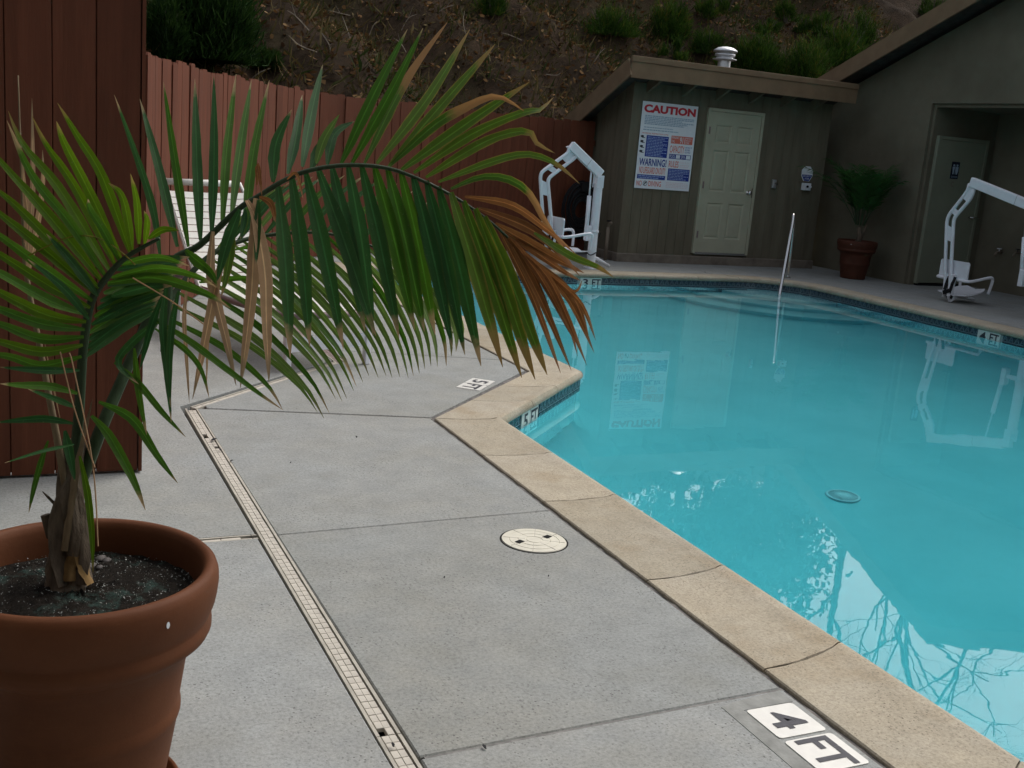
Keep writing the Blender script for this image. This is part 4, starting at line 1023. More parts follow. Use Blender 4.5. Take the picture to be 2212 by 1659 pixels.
m = MB(); m.tube([topb+lw*.02, topb+lw*(LW-.02)], .024, 10); m.build('backrest_rail', M['strap'], lg, smooth=True)
tilt = math.asin(bd.z)
for k in range(14):
    o = bpy.data.objects.new('strap', sm_); COL.objects.link(o); o.parent = lg
    o.matrix_local = Matrix.Translation(hinge+bd*(.035+k*.0565)+Vector((0, 0, .0))-ll*.022) @ zr @ Matrix.Rotation(tilt, 4, 'X')

# ---------------------------------------------------------------- pots
POT = [(.0005, .015), (.165, .015), (.175, .0), (.186, .004), (.190, .02), (.203, .10), (.222, .215), (.2255, .222), (.2285, .232), (.229, .246), (.2265, .258), (.226, .266), (.239, .36), (.2505, .405), (.262, .412), (.268, .418), (.281, .428), (.291, .436), (.2955, .446), (.2955, .462), (.2915, .472), (.291, .478), (.296, .490), (.302, .505), (.307, .530), (.310, .555), (.309, .578), (.304, .592), (.296, .600), (.286, .600), (.277, .594), (.271, .580), (.266, .555), (.262, .52), (.25, .44)]
def pot_mesh():
    m = MB(); m.lathe(POT, 72); me = m.mesh('pot_body', True); me.materials.append(M['terracotta']); return me
PM = pot_mesh()
def pot(label, loc, scale=1., soil_dots=True, sticker_ang=0, mat=None):
    t = tag(empty('terracotta_pot', loc), label, 'plant pot'); t.scale = (scale,)*3
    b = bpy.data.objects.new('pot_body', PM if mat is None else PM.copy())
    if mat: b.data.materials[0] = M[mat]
    COL.objects.link(b); b.parent = t
    m = MB(); V = [(0, 0, .535)]; rings_, seg = 16, 48
    for i in range(1, rings_+1):
        r = .264*i/rings_
        for k in range(seg):
            a = 2*math.pi*k/seg; h = .520+.018*(1-(r/.264)**2)+random.uniform(-.006, .006)
            V.append((r*math.cos(a), r*math.sin(a), h))
    Fc = [(0, 1+k, 1+(k+1) % seg) for k in range(seg)]
    for i in range(rings_-1):
        for k in range(seg): Fc.append((1+i*seg+k, 1+(i+1)*seg+k, 1+(i+1)*seg+(k+1) % seg, 1+i*seg+(k+1) % seg))
    m.add(V, Fc); tag(m.build('potting_soil', M['soil'], t, smooth=True), kind='stuff')
    if soil_dots:
        m = MB()
        for k in range(1300):
            r = .262*math.sqrt(random.random()); a = random.uniform(0, 6.283); s = random.choice((.0011, .0016, .0022, .0030)); c = Vector((r*math.cos(a), r*math.sin(a), .524+.018*(1-(r/.264)**2)))
            v = [c+Vector((random.uniform(-1, 1)*s, random.uniform(-1, 1)*s, random.uniform(-.5, 1)*s)) for _ in range(4)]
            m.add(v, [(0, 1, 2), (0, 2, 3), (0, 3, 1), (1, 3, 2)])
        tag(m.build('perlite_grains', M['perlite'], t), kind='stuff')
        for k in range(9):
            a = 1.45+random.uniform(-.35, .35); r = random.uniform(.13, .2); s = random.uniform(.007, .014)
            m = MB(); m.lathe([(.0005, -s*.5), (s*.7, -s*.35), (s, 0), (s*.7, s*.35), (.0005, s*.5)], 10); pb = m.build('pebble', M['pebble'], t, smooth=True)
            pb.location = (r*math.cos(a), r*math.sin(a), .535); pb.scale = (1.3, .9, 1); pb.rotation_euler.z = a
    m = MB(); a = sticker_ang; c = Vector((.3105*math.cos(a), .3105*math.sin(a), .548)); tx = Vector((-math.sin(a), math.cos(a), 0))
    m.add([c+tx*.0045*math.cos(k)+Vector((0, 0, .008*math.sin(k))) for k in np.linspace(0, 5.7, 10)], [tuple(range(10))]); m.build('sticker', M['signwhite'], t)
    return t
PX, PY = .137, 2.345
pot('big terracotta coloured pot in the left foreground with a white speck on its rim', (PX, PY, .024), .935, True, -1.02)
t = tag(empty('plant_saucer', (PX, PY, 0)), 'terracotta coloured saucer under the big foreground pot', 'saucer')
m = MB(); m.lathe([(.0005, .004), (.18, .004), (.190, .006), (.208, .045), (.214, .05), (.219, .045), (.20, .002), (.19, 0), (.0005, 0)], 56); m.build('saucer_dish', M['terracotta'], t, smooth=True)
PX2, PY2 = 11.36, 12.50
pot('smaller looking terracotta pot by the taupe wall between shed and restroom', (PX2, PY2, .0), .93, False, -2.6, 'pot_shaded')
# ---------------------------------------------------------------- palm leaves
CAMP = Vector((0, 0, CAM_H))
def leaf_mesh(pts, width, facing=None, fold=.22, n=13, twist=0., base=.30, peak=.30, roll=0.):
    """a folded, tapering blade along 3-D points"""
    pts = [Vector(p) for p in pts]
    if len(pts) == 2: pts = [pts[0], pts[0].lerp(pts[1], .5), pts[1]]
    C_ = catmull(pts, 12); L = [0.]
    for p, q in zip(C_, C_[1:]): L.append(L[-1]+(q-p).length)
    S_ = []
    for i in range(n+1):
        s = L[-1]*i/n; k = min(len(L)-2, max(0, int(np.searchsorted(L, s))-1)); S_.append(C_[k].lerp(C_[k+1], (s-L[k])/max(1e-9, L[k+1]-L[k])))
    V = []; UV = []
    for i, p in enumerate(S_):
        t_ = i/n; d = (S_[min(i+1, n)]-S_[max(i-1, 0)]).normalized()
        fN = ((facing if facing is not None else (CAMP-p)).normalized())
        side = d.cross(fN); side = side.normalized() if side.length > 1e-4 else d.orthogonal().normalized()
        nrm = side.cross(d).normalized(); rot = Matrix.Rotation(roll+twist*t_, 3, d); side = rot @ side; nrm = rot @ nrm
        w = width/2*(base+(1-base)*min(1, t_/peak)**.8)*(max(0.0, 1-max(0, (t_-peak)/(1-peak))**2.1)**.9*.97+.03)
        w *= 1+random.uniform(-.05, .05); side = (side+nrm*random.uniform(-.10, .10)).normalized()
        for u in (-1, -.5, 0, .5, 1):
            V.append(p+side*(u*w*(1+random.uniform(-.03, .03)))-nrm*(fold*w*(1-abs(u)))); UV.append((u/2+.5, t_))
    F_ = [(i*5+j, i*5+j+1, (i+1)*5+j+1, (i+1)*5+j) for i in range(n) for j in range(4)]
    me = bpy.data.meshes.new('leaflet'); me.from_pydata([tuple(v) for v in V], [], F_)
    uvl = me.uv_layers.new(name='UVMap')
    lv = np.empty(len(me.loops), np.int32); me.loops.foreach_get('vertex_index', lv)
    uvl.data.foreach_set('uv', np.array(UV)[lv].ravel())
    me.polygons.foreach_set('use_smooth', [True]*len(me.polygons)); return me
palm = tag(empty('potted_palm', at(150, 1262, 2.36)), 'big palm with arching browned fronds growing in the left foreground pot', 'palm'); PO = Vector(palm.location)
def frond(pts, r0, r1, name='frond', mat='stem', n=8):
    m = MB(); P = [at(*p)-PO for p in pts]; k = len(P)
    m.tube(P, list(np.linspace(r0, r1, k)) if not hasattr(r0, '__len__') else r0, n, smooth_=5); o = m.build(name, M[mat], palm, smooth=True); return o
WF = 1.04
def leaf(fr, pts, wpx, mat, d0, d1, jitter=1., **kw):
    k = len(pts); P = []
    if k == 2:
        (x0, y0), (x1, y1) = pts; mx, my = (x0+x1)/2, (y0+y1)/2; l = math.hypot(x1-x0, y1-y0); s = random.uniform(-.02, .035)
        pts = [pts[0], (mx+(y1-y0)*s, my-(x1-x0)*s), pts[1]]; k = 3
    for i, (x, y) in enumerate(pts):
        t_ = i/(k-1); d = d0+(d1-d0)*t_; P.append(at(x, y, d)-PO)
    w = wpx*(d0+d1)/2/FOC*WF
    kw.setdefault('roll', random.uniform(-.45, .45)*jitter); kw.setdefault('fold', random.uniform(.15, .4)); kw.setdefault('twist', random.uniform(-.3, .3)*jitter)
    me = leaf_mesh(P, w, facing=(CAMP-PO)-P[len(P)//2], **kw); me.materials.append(M[mat])
    o = bpy.data.objects.new('leaflet', me); COL.objects.link(o); o.parent = fr; return o
# trunk
m = MB(); T0 = [(150, 1275, 2.36), (148, 1235, 2.36), (149, 1180, 2.36), (150, 1120, 2.36), (152, 1060, 2.36), (156, 1000, 2.36), (162, 950, 2.36)]
m.tube([at(*p)-PO for p in T0], [.050, .042, .035, .031, .029, .026, .023], 18, smooth_=4)
for i, v in enumerate(m.v):
    k = i % 18; f = 1+.10*math.sin(k*2.1+i*.013)+random.uniform(-.05, .05); r_ = i//18; c = sum((Vector(m.v[r_*18+j]) for j in range(18)), Vector())/18 if k == 0 else c
    m.v[i] = tuple(c+(Vector(v)-c)*f)
tr_ = m.build('trunk', M['trunk'], palm, smooth=True)
def sheath(pts, wpx, d, mat, roll=0.):
    me = leaf_mesh([at(x, y, d+.0*i)-PO for i, (x, y) in enumerate(pts)], wpx*d/FOC, fold=-.55, base=.9, peak=.5, roll=roll); me.materials.append(M[mat]); 
    o = bpy.data.objects.new('leaf_sheath', me); COL.objects.link(o); o.parent = palm
for pts, w_, d, mt in (([(140, 1265), (128, 1200), (128, 1120), (140, 1040)], 46, 2.325, 'trunk'), ([(172, 1262), (176, 1200), (172, 1130), (168, 1050)], 40, 2.33, 'trunk'), ([(155, 1200), (160, 1130), (150, 1060), (160, 1000)], 44, 2.32, 'trunk'),
                       ([(196, 1262), (180, 1230), (172, 1190), (170, 1160)], 30, 2.33, 'trunk_in'), ([(150, 1255), (152, 1215), (158, 1190), (170, 1180)], 26, 2.318, 'trunk_in'), ([(120, 1265), (112, 1230), (118, 1180), (126, 1140)], 30, 2.33, 'trunk'), ([(139, 1190), (152, 1100), (168, 1000), (200, 862)], 20, 2.31, 'stem_tan')):
    sheath(pts, w_, d, mt, random.uniform(-.3, .3))
m = MB(); m.tube([at(112, 1160, 2.35)-PO, at(98, 1112, 2.34)-PO], [.011, .010], 8); m.build('cut_stub', M['trunk'], palm)
m = MB(); m.tube([at(120, 1090, 2.35)-PO, at(102, 1072, 2.34)-PO, at(92, 1062, 2.34)-PO], [.004, .003, .001], 6); m.build('cut_stub', M['trunk'], palm)
m = MB(); m.tube([at(352, 760, 2.42)-PO, at(360, 660, 2.43)-PO, at(364, 566, 2.44)-PO], [.006, .012, .014], 10); m.build('cut_stub', M['stem'], palm)

# frond A: the long arching one
A = frond([(150, 1090, 2.36), (190, 1000, 2.37), (225, 910, 2.38), (293, 753, 2.44), (340, 640, 2.47), (374, 563, 2.48), (432, 529, 2.49), (515, 452, 2.5), (557, 425, 2.51), (610, 392, 2.52), (665, 369, 2.53), (745, 357, 2.55), (830, 362, 2.57), (900, 385, 2.59), (980, 425, 2.61), (1060, 480, 2.63), (1130, 545, 2.65), (1180, 590, 2.66), (1215, 625, 2.67)], [.0150, .0145, .0135, .0120, .0100, .0088, .0078, .0068, .0062, .0058, .0055, .0052, .0048, .0044, .0040, .0034, .0028, .0022, .0015], None)
UP = [([(346, 556), (325, 430), (247, 205)], 17, 'lf_blue'), ([(383, 533), (345, 370), (302, 213)], 20, 'lf_blue'), ([(407, 533), (378, 350), (353, 177)], 19, 'lf_mid'), ([(433, 520), (425, 330), (421, 170)], 22, 'lf_blue'), ([(457, 510), (462, 330), (462, 165)], 21, 'lf_blue'), ([(480, 493), (490, 330), (510, 160)], 19, 'lf_mid'), ([(500, 467), (518, 330), (543, 173)], 20, 'lf_mid'), ([(527, 505), (548, 330), (582, 173)], 20, 'lf_mid'),
      ([(590, 393), (596, 310), (630, 237)], 24, 'lf_blue'), ([(622, 375), (640, 290), (653, 205)], 22, 'lf_blue'), ([(653, 360), (672, 250), (697, 140)], 22, 'lf_blue'), ([(683, 353), (700, 300), (733, 247)], 20, 'lf_pale'), ([(707, 355), (722, 290), (765, 262)], 20, 'lf_dark'), ([(672, 365), (690, 320), (716, 292)], 22, 'lf_dark'),
      ([(737, 353), (810, 200), (880, 63)], 24, 'lf_mid'), ([(760, 353), (850, 190), (914, 60)], 24, 'lf_mid'), ([(787, 353), (880, 170), (967, 47)], 22, 'lf_burnt'), ([(814, 353), (925, 210), (1015, 63)], 23, 'lf_yel'), ([(840, 360), (960, 220), (1070, 95)], 24, 'lf_yel'), ([(847, 353), (937, 272), (1000, 235), (1072, 208), (1132, 240)], 22, 'lf_burnt'),
      ([(867, 367), (1010, 265), (1144, 177)], 25, 'lf_yel'), ([(894, 373), (1020, 290), (1130, 243), (1165, 238), (1196, 210)], 22, 'lf_yel'), ([(920, 383), (1050, 305), (1137, 283), (1160, 310), (1199, 331)], 21, 'lf_yel'), ([(947, 393), (1060, 350), (1137, 333), (1200, 353), (1252, 397)], 18, 'lf_yel'), ([(974, 408), (1040, 382), (1100, 388), (1145, 420), (1180, 483), (1232, 556)], 17, 'lf_burnt'),
      ([(1004, 425), (1104, 443), (1180, 495), (1243, 548)], 17, 'lf_brown'), ([(1034, 450), (1137, 490), (1200, 537), (1252, 596)], 21, 'lf_brown'), ([(1070, 483), (1140, 523), (1204, 560), (1262, 590)], 22, 'lf_brown'), ([(1154, 503), (1234, 553), (1290, 576), (1327, 600)], 17, 'lf_yel'), ([(1090, 500), (1150, 540), (1215, 585), (1255, 607)], 15, 'lf_brown')]
for i, (p, w_, mt) in enumerate(UP):
    d0 = 2.49+.0002*(p[0][0]-350); leaf(A, p, w_, mt, d0, d0+random.uniform(.03, .2))
LOW = [((600, 397), (627, 774), 'lf_dark'), ((630, 381), (669, 749), 'lf_dark'), ((660, 371), (742, 754), 'lf_dark'), ((687, 364), (812, 726), 'lf_blue'), ((717, 360), (788, 716), 'lf_dark'), ((752, 358), (806, 724), 'lf_blue'), ((781, 358), (862, 731), 'lf_dark'), ((809, 360), (896, 713), 'lf_mid'), ((837, 364), (917, 716), 'lf_mid'), ((866, 372), (940, 723), 'lf_mid'), ((892, 380), (977, 750), 'lf_dark'), ((921, 390), (1004, 766), 'lf_dark'), ((947, 402), (1039, 791), 'lf_dark'), ((974, 415), (1086, 793), 'lf_yel'), ((1001, 433), (1127, 816), 'lf_yel'), ((1027, 450), (1156, 820), 'lf_yel'), ((1047, 467), (1182, 810), 'lf_yel')]
for i, (a, b, mt) in enumerate(LOW):
    mx = a[0]+(b[0]-a[0])*.42+6; my = a[1]+(b[1]-a[1])*.45
    leaf(A, [a, (mx, my), b], 34, mt, 2.53+.0002*(a[0]-600), 2.47+.0002*(a[0]-600)+random.uniform(-.03, .03), jitter=.45, peak=.35)
for a, mid, b, w_ in (((1075, 490), (1150, 640), (1211, 806), 16), ((1095, 508), (1170, 650), (1234, 800), 17), ((1110, 522), (1200, 640), (1260, 766), 19), ((1130, 543), (1225, 640), (1284, 763), 17), ((1150, 560), (1238, 640), (1275, 745), 16), ((1160, 572), (1250, 650), (1287, 736), 12), ((1120, 535), (1190, 610), (1268, 790), 14), ((1085, 500), (1155, 600), (1223, 780), 11), ((1140, 550), (1215, 660), (1248, 770), 13), ((1185, 592), (1240, 630), (1258, 604), 9), ((1100, 512), (1168, 600), (1243, 740), 14)):
    leaf(A, [a, mid, b], w_, 'lf_brown', 2.64, 2.60+random.uniform(-.04, .04))
for p, w_, mt in (([(533, 432), (552, 470), (573, 585), (576, 690), (581, 826)], 30, 'lf_tan'), ([(552, 428), (549, 520), (543, 640), (519, 838)], 27, 'lf_tan'), ([(460, 500), (455, 590), (470, 660), (490, 740), (510, 833)], 22, 'lf_tan'), ([(492, 522), (470, 600), (442, 740), (416, 862)], 20, 'lf_tan'), ([(407, 600), (398, 680), (402, 760), (409, 871)], 9, 'lf_tan'), ([(452, 700), (448, 760), (446, 840)], 5, 'lf_tan'), ([(560, 425), (585, 440), (595, 480)], 14, 'lf_brown'), ([(555, 400), (557, 355), (566, 425)], 9, 'lf_brown'), ([(620, 388), (640, 375), (655, 430)], 8, 'lf_brown'),
                  ([(518, 452), (490, 525), (468, 610)], 26, 'lf_blue'), ([(505, 500), (490, 590), (478, 640)], 20, 'lf_yel'), ([(530, 452), (526, 485), (519, 516)], 13, 'lf_dark'), ([(400, 540), (420, 560), (455, 590), (470, 620)], 24, 'lf_mid'), ([(558, 432), (555, 520), (553, 575)], 16, 'lf_dark')):
    leaf(A, p, w_, mt, 2.47, 2.44)
WF = .92
# frond B: behind and lower, drooping to the right
Bp = [(300, 760, 2.48), (345, 680, 2.56), (400, 605, 2.62), (450, 555, 2.66), (502, 527, 2.70), (571, 509, 2.75), (674, 502, 2.80), (760, 516, 2.85), (850, 556, 2.90), (930, 625, 2.95)]
B = frond(Bp, .009, .002)
tips = [(610, 884), (686, 891), (700, 904), (711, 892), (725, 862), (739, 867), (749, 861), (764, 844), (770, 835), (784, 826), (797, 812), (817, 816), (834, 812), (847, 816), (864, 815), (882, 817), (893, 812), (906, 807), (918, 798), (931, 791), (945, 792), (964, 791), (975, 770), (985, 760), (995, 745)]
BX = np.array(Bp)
def Bat(f): 
    k = 1+f*(len(Bp)-2.01); i = int(k); return BX[i]+(BX[i+1]-BX[i])*(k-i)
for i, tp in enumerate(tips):
    r = Bat(i/(len(tips)-1)); dx_, dy_ = tp[0]-r[0], tp[1]-r[1]
    leaf(B, [(r[0], r[1]), (r[0]+dx_*.42+22, r[1]+dy_*.33), (r[0]+dx_*.80+16, r[1]+dy_*.72), tp], random.uniform(15, 19), random.choice(('lf_pale', 'lf_pale', 'lf_pale', 'lf_mid')), r[2], r[2]-.05+random.uniform(-.06, .06), peak=.4)
for i in range(13):
    r = Bat(.28+.055*i); l = 150-4*i
    leaf(B, [(r[0], r[1]), (r[0]+l*.45+10, r[1]-l*.62), (r[0]+l*.8+25, r[1]-l*.98)], 15, random.choice(('lf_dark', 'lf_pale', 'lf_mid', 'lf_dark')), r[2], r[2]+.12)
leaf(B, [(505, 540), (545, 535), (590, 560)], 10, 'lf_mid', 2.66, 2.6); leaf(B, [(430, 610), (540, 602), (590, 640)], 14, 'lf_mid', 2.6, 2.55)
WF = .93
# frond C: the fan to the left
Cp = [(160, 1010, 2.34), (170, 900, 2.31), (180, 753, 2.27), (197, 653, 2.24), (230, 600, 2.22), (267, 560, 2.21), (310, 533, 2.20), (345, 515, 2.19)]
Cf = frond(Cp, .012, .003)
for p, w_, mt in (([(300, 528), (296, 440), (282, 375)], 18, 'lf_lime'), ([(312, 528), (318, 480), (311, 455)], 15, 'lf_lime'), ([(280, 545), (222, 384), (167, 293), (124, 222)], 24, 'lf_lime'), ([(286, 540), (266, 430), (234, 395)], 20, 'lf_lime'), ([(262, 560), (190, 410), (140, 312), (122, 262)], 25, 'lf_lime'), ([(250, 575), (165, 410), (98, 310), (69, 250)], 24, 'lf_lime'), ([(240, 590), (130, 410), (50, 312), (18, 240)], 25, 'lf_lime'), ([(230, 600), (150, 480), (70, 380), (15, 260)], 24, 'lf_mid'), ([(222, 610), (110, 470), (20, 370), (-40, 300)], 26, 'lf_lime'), ([(214, 622), (120, 530), (30, 440), (-40, 385)], 26, 'lf_lime'), ([(207, 635), (110, 550), (10, 470), (-50, 420)], 26, 'lf_lime'), ([(200, 650), (110, 590), (0, 510), (-60, 470)], 26, 'lf_mid'), ([(195, 665), (110, 620), (0, 550), (-60, 515)], 26, 'lf_lime'), ([(190, 680), (110, 650), (0, 590), (-60, 560)], 26, 'lf_mid'), ([(186, 695), (100, 680), (0, 632), (-60, 600)], 26, 'lf_lime'), ([(183, 712), (90, 700), (0, 668), (-60, 650)], 25, 'lf_mid'), ([(181, 728), (90, 732), (0, 700), (-60, 690)], 24, 'lf_mid'), ([(179, 745), (90, 760), (0, 738), (-60, 725)], 24, 'lf_lime'), ([(176, 770), (90, 790), (20, 770), (-60, 760)], 22, 'lf_mid'), ([(172, 800), (90, 800), (0, 793)], 18, 'lf_dark'), ([(168, 850), (110, 835), (50, 832), (0, 829)], 20, 'lf_mid'), ([(163, 880), (120, 862), (60, 840)], 15, 'lf_dark'), ([(158, 915), (100, 905), (40, 908), (-10, 913)], 18, 'lf_dark'), ([(160, 960), (90, 975), (10, 1000)], 9, 'lf_dark'), ([(258, 565), (225, 500), (196, 455), (190, 430)], 20, 'lf_mid'), ([(212, 640), (150, 560), (100, 505)], 22, 'lf_dark'), ([(192, 690), (140, 625), (60, 560)], 20, 'lf_dark')):
    leaf(Cf, p, w_, mt, 2.22, 2.22-random.uniform(0, .25), jitter=.6)
for i in range(13):
    f = i/12; r = (185+75*f**1.6, 770-205*f); tip_ = (r[0]+170-20*f, r[1]-105+95*f)
    leaf(Cf, [r, (r[0]+80, r[1]-62+58*f), tip_], 24, random.choice(('lf_dark', 'lf_dark', 'lf_mid')), 2.27, 2.30+random.uniform(0, .1), jitter=.8)
for p, w_, mt in (([(232, 612), (330, 600), (440, 632), (498, 666)], 26, 'lf_mid'), ([(240, 600), (340, 580), (420, 596), (470, 622)], 22, 'lf_mid'), ([(262, 572), (340, 556), (410, 575)], 18, 'lf_mid'), ([(240, 640), (320, 620), (372, 618)], 24, 'lf_dark'),
                  ([(213, 868), (285, 905), (340, 985), (384, 1044)], 22, 'lf_mid'), ([(197, 898), (235, 940), (285, 1030), (314, 1102)], 24, 'lf_mid'), ([(247, 783), (300, 830), (350, 890), (401, 944)], 17, 'lf_mid'), ([(290, 752), (300, 850), (317, 940)], 17, 'lf_mid'), ([(345, 690), (285, 740), (255, 785), (300, 830)], 20, 'lf_dark'), ([(362, 600), (352, 700), (360, 800), (370, 912)], 19, 'lf_dark'), ([(386, 628), (372, 700), (366, 780), (368, 880)], 17, 'lf_dark'), ([(350, 640), (325, 710), (302, 800)], 17, 'lf_dark'),
                  ([(330, 690), (400, 730), (480, 790), (560, 850), (612, 886)], 17, 'lf_mid'), ([(335, 710), (400, 755), (435, 800), (452, 860)], 14, 'lf_mid'),
                  ([(172, 985), (188, 1060), (198, 1150), (201, 1238)], 17, 'lf_lime'), ([(104, 952), (88, 1000), (72, 1060), (62, 1108)], 14, 'lf_mid'), ([(140, 930), (150, 980), (162, 1040)], 22, 'lf_dark'), ([(320, 516), (352, 496), (388, 498)], 17, 'lf_lime')):
    leaf(Cf, p, w_, mt, 2.26, 2.24, jitter=.7)
D = frond([(142, 1050, 2.34), (120, 930, 2.32), (88, 760, 2.29), (58, 600, 2.26), (52, 540, 2.25), (47, 400, 2.24), (39, 163, 2.22)], .0085, .0012, mat='stem_tan')
for p, w_ in (([(57, 590), (64, 500), (71, 400), (69, 212)], 12), ([(60, 600), (78, 500), (92, 400), (92, 324)], 16), ([(52, 560), (60, 470), (52, 400), (46, 330)], 14), ([(130, 905), (100, 760), (98, 735)], 4)):
    leaf(D, p, w_, 'lf_tan', 2.25, 2.23)
for pts in ([(62, 552), (150, 512), (215, 515), (262, 545), (292, 572)], [(212, 1180), (200, 1000), (160, 800), (150, 762)], [(205, 1010), (160, 880), (130, 760)], [(287, 600), (370, 650), (440, 700)]):
    m = MB(); m.tube([at(x, y, 2.18)-PO for x, y in pts], [.0015]*len(pts), 5, smooth_=6); fb = m.build('fibre', M['lf_tan'] if pts[0][0] > 100 else M['lf_yel'], palm)

# ---------------------------------------------------------------- palm in the far pot
p2 = tag(empty('potted_palm', (PX2, PY2, .50)), 'bushy dark green palm in the pot by the taupe wall', 'palm')
m = MB(); m.tube([(0, 0, -.02), (.02, 0, .12), (0, .02, .25)], [.05, .035, .03], 10); m.tube([(.03, .02, 0), (.07, .0, .16), (.10, -.02, .30)], [.03, .022, .014], 8); m.build('trunk', M['trunk'], p2, smooth=True)
for k in range(22):
    a = 2*math.pi*k/22*1.618*3; el = random.uniform(1.22, 1.5); L = random.uniform(.75, 1.05)
    if k == 5: a, el, L = 2.75, 1.0, 1.2
    P = []
    for i in range(7):
        s = i/6; e = el-.30*s*s; P.append(Vector((math.cos(a)*math.cos(e), math.sin(a)*math.cos(e), math.sin(e)))*L*s+Vector((.06*math.cos(a), .06*math.sin(a), .28)))
    m = MB(); m.tube(P, list(np.linspace(.008, .002, 7)), 5); fr = m.build('frond', M['stem'], p2)
    V = []; F_ = []; UV = []
    for i in range(26):
        s = .25+.74*i/26; k_ = min(5, int(s*6)); c = P[k_].lerp(P[k_+1], s*6-k_); d = (P[k_+1]-P[k_]).normalized(); sd_ = d.cross(Vector((0, 0, 1))).normalized()
        for sg in (-1, 1):
            ln = .30*(1-.55*abs(s-.5)*1.6)*random.uniform(.8, 1.1); q = (d*.75+sd_*sg*.75+Vector((0, 0, random.uniform(-.25, .2)))).normalized(); w_ = d.cross(q).cross(q).normalized()*.009
            b_ = len(V); V += [c-w_*.5, c+w_*.5, c+q*ln*.5+w_, c+q*ln*.5-w_, c+q*ln-Vector((0, 0, .03))]; F_ += [(b_, b_+1, b_+2, b_+3), (b_+3, b_+2, b_+4)]; UV += [(0, 0), (1, 0), (1, .5), (0, .5), (.5, .9)]
    me = bpy.data.meshes.new('leaflets'); me.from_pydata([tuple(v) for v in V], [], F_); uvl = me.uv_layers.new(name='UVMap')
    lv = np.empty(len(me.loops), np.int32); me.loops.foreach_get('vertex_index', lv); uvl.data.foreach_set('uv', np.array(UV)[lv].ravel()); me.materials.append(M['lf_dark'])
    o = bpy.data.objects.new('leaflets', me); COL.objects.link(o); o.parent = fr

# ---------------------------------------------------------------- hillside
HL = np.array([(-60, 5.6), (.1, 5.6), (.66, 7.5), (.90, 8.5), (1.42, 9.85), (1.9, 10.95), (2.53, 12.05), (3.3, 13.02), (4.45, 13.75), (5.2, 14.22), (6.3, 14.5), (7.2, 14.68), (8.0, 14.85), (8.1, 17.0), (14, 17.2), (60, 17.2)], float)
def hill_s(x, y):
    x = np.asarray(x, float); y = np.asarray(y, float); best = np.full(x.shape, 1e9)
    for a, b in zip(HL, HL[1:]):
        d = b-a; t_ = np.clip(((x-a[0])*d[0]+(y-a[1])*d[1])/(d@d), 0, 1)
        best = np.minimum(best, np.hypot(x-a[0]-t_*d[0], y-a[1]-t_*d[1]))
    return np.where(y > np.interp(x, HL[:, 0], HL[:, 1]), best, -best)
def hill_z(x, y):
    s = hill_s(x, y); x = np.asarray(x, float); y = np.asarray(y, float)
    z = np.where(s < 0, -.14, np.minimum(s/.35, 1)*.75+np.where(s < 20, .56*s, 11.2+.12*(s-20)))
    nz = .35*np.sin(x*.7+1.3)*np.sin(y*.6+.4)+.18*np.sin(x*1.9+y*1.1)+.08*np.sin(x*4.1-y*3.3)+.05*np.sin(x*7.7+y*6.1)
    return z+nz*np.clip((s-.4)/2.5, 0, 1)
xs_ = np.concatenate([np.arange(-40, -6, 2.), np.arange(-6, 26, .3), np.arange(26, 62, 2.)]); ys_ = np.concatenate([np.arange(5., 34, .3), np.arange(34, 90, 2.5)])
X, Y = np.meshgrid(xs_, ys_); Z = hill_z(X, Y); Sg = hill_s(X, Y)
nx, ny = len(xs_), len(ys_)
fc = [(j*nx+i, j*nx+i+1, (j+1)*nx+i+1, (j+1)*nx+i) for j in range(ny-1) for i in range(nx-1) if max(Sg[j, i], Sg[j, i+1], Sg[j+1, i], Sg[j+1, i+1]) > -.35]
me = bpy.data.meshes.new('hillside'); me.from_pydata(np.stack([X.ravel(), Y.ravel(), Z.ravel()], 1).tolist(), [], fc); me.polygons.foreach_set('use_smooth', [True]*len(me.polygons))
tag(link('hillside', me, None, [M['hill']]), kind='structure')
def hill_hit(px, py):
    d = (at(px, py, 1)-CAMP); t_ = np.arange(6, 60, .05); P = np.array(CAMP)[None]+t_[:, None]*np.array(d)[None]
    hz = hill_z(P[:, 0], P[:, 1]); k = np.argmax(P[:, 2] < hz); return Vector(P[k]), t_[k]
def blades(n, name, mat, pos, direc, length, width, kv, parent=None, two=True):
    """n thin bent blades; pos, direc are arrays"""
    rnd = rng.normal(size=(n, 3)); side = np.cross(direc, rnd); side /= np.linalg.norm(side, axis=1)[:, None]+1e-9
    w = (width/2)[:, None]*side; l = length[:, None]*direc; bend = rng.normal(size=(n, 3))*length[:, None]*.18
    if two:
        V = np.stack([pos-w*.7, pos+w*.7, pos+l*.55+w+bend*.3, pos+l*.55-w+bend*.3, pos+l+bend], 1).reshape(-1, 3)
        i = np.arange(n)*5; q = np.stack([i, i+1, i+2, i+3], 1); tq = np.stack([i+3, i+2, i+4], 1); F_ = q.tolist()+tq.tolist(); per = 5
    else:
        V = np.stack([pos-w, pos+w, pos+l+bend], 1).reshape(-1, 3); i = np.arange(n)*3; F_ = np.stack([i, i+1, i+2], 1).tolist(); per = 3
    me = bpy.data.meshes.new(name); me.from_pydata(V.tolist(), [], F_)
    a = me.attributes.new('kindval', 'FLOAT', 'POINT'); a.data.foreach_set('value', np.repeat(kv, per).astype(np.float32))
    return link(name, me, parent, [mat])
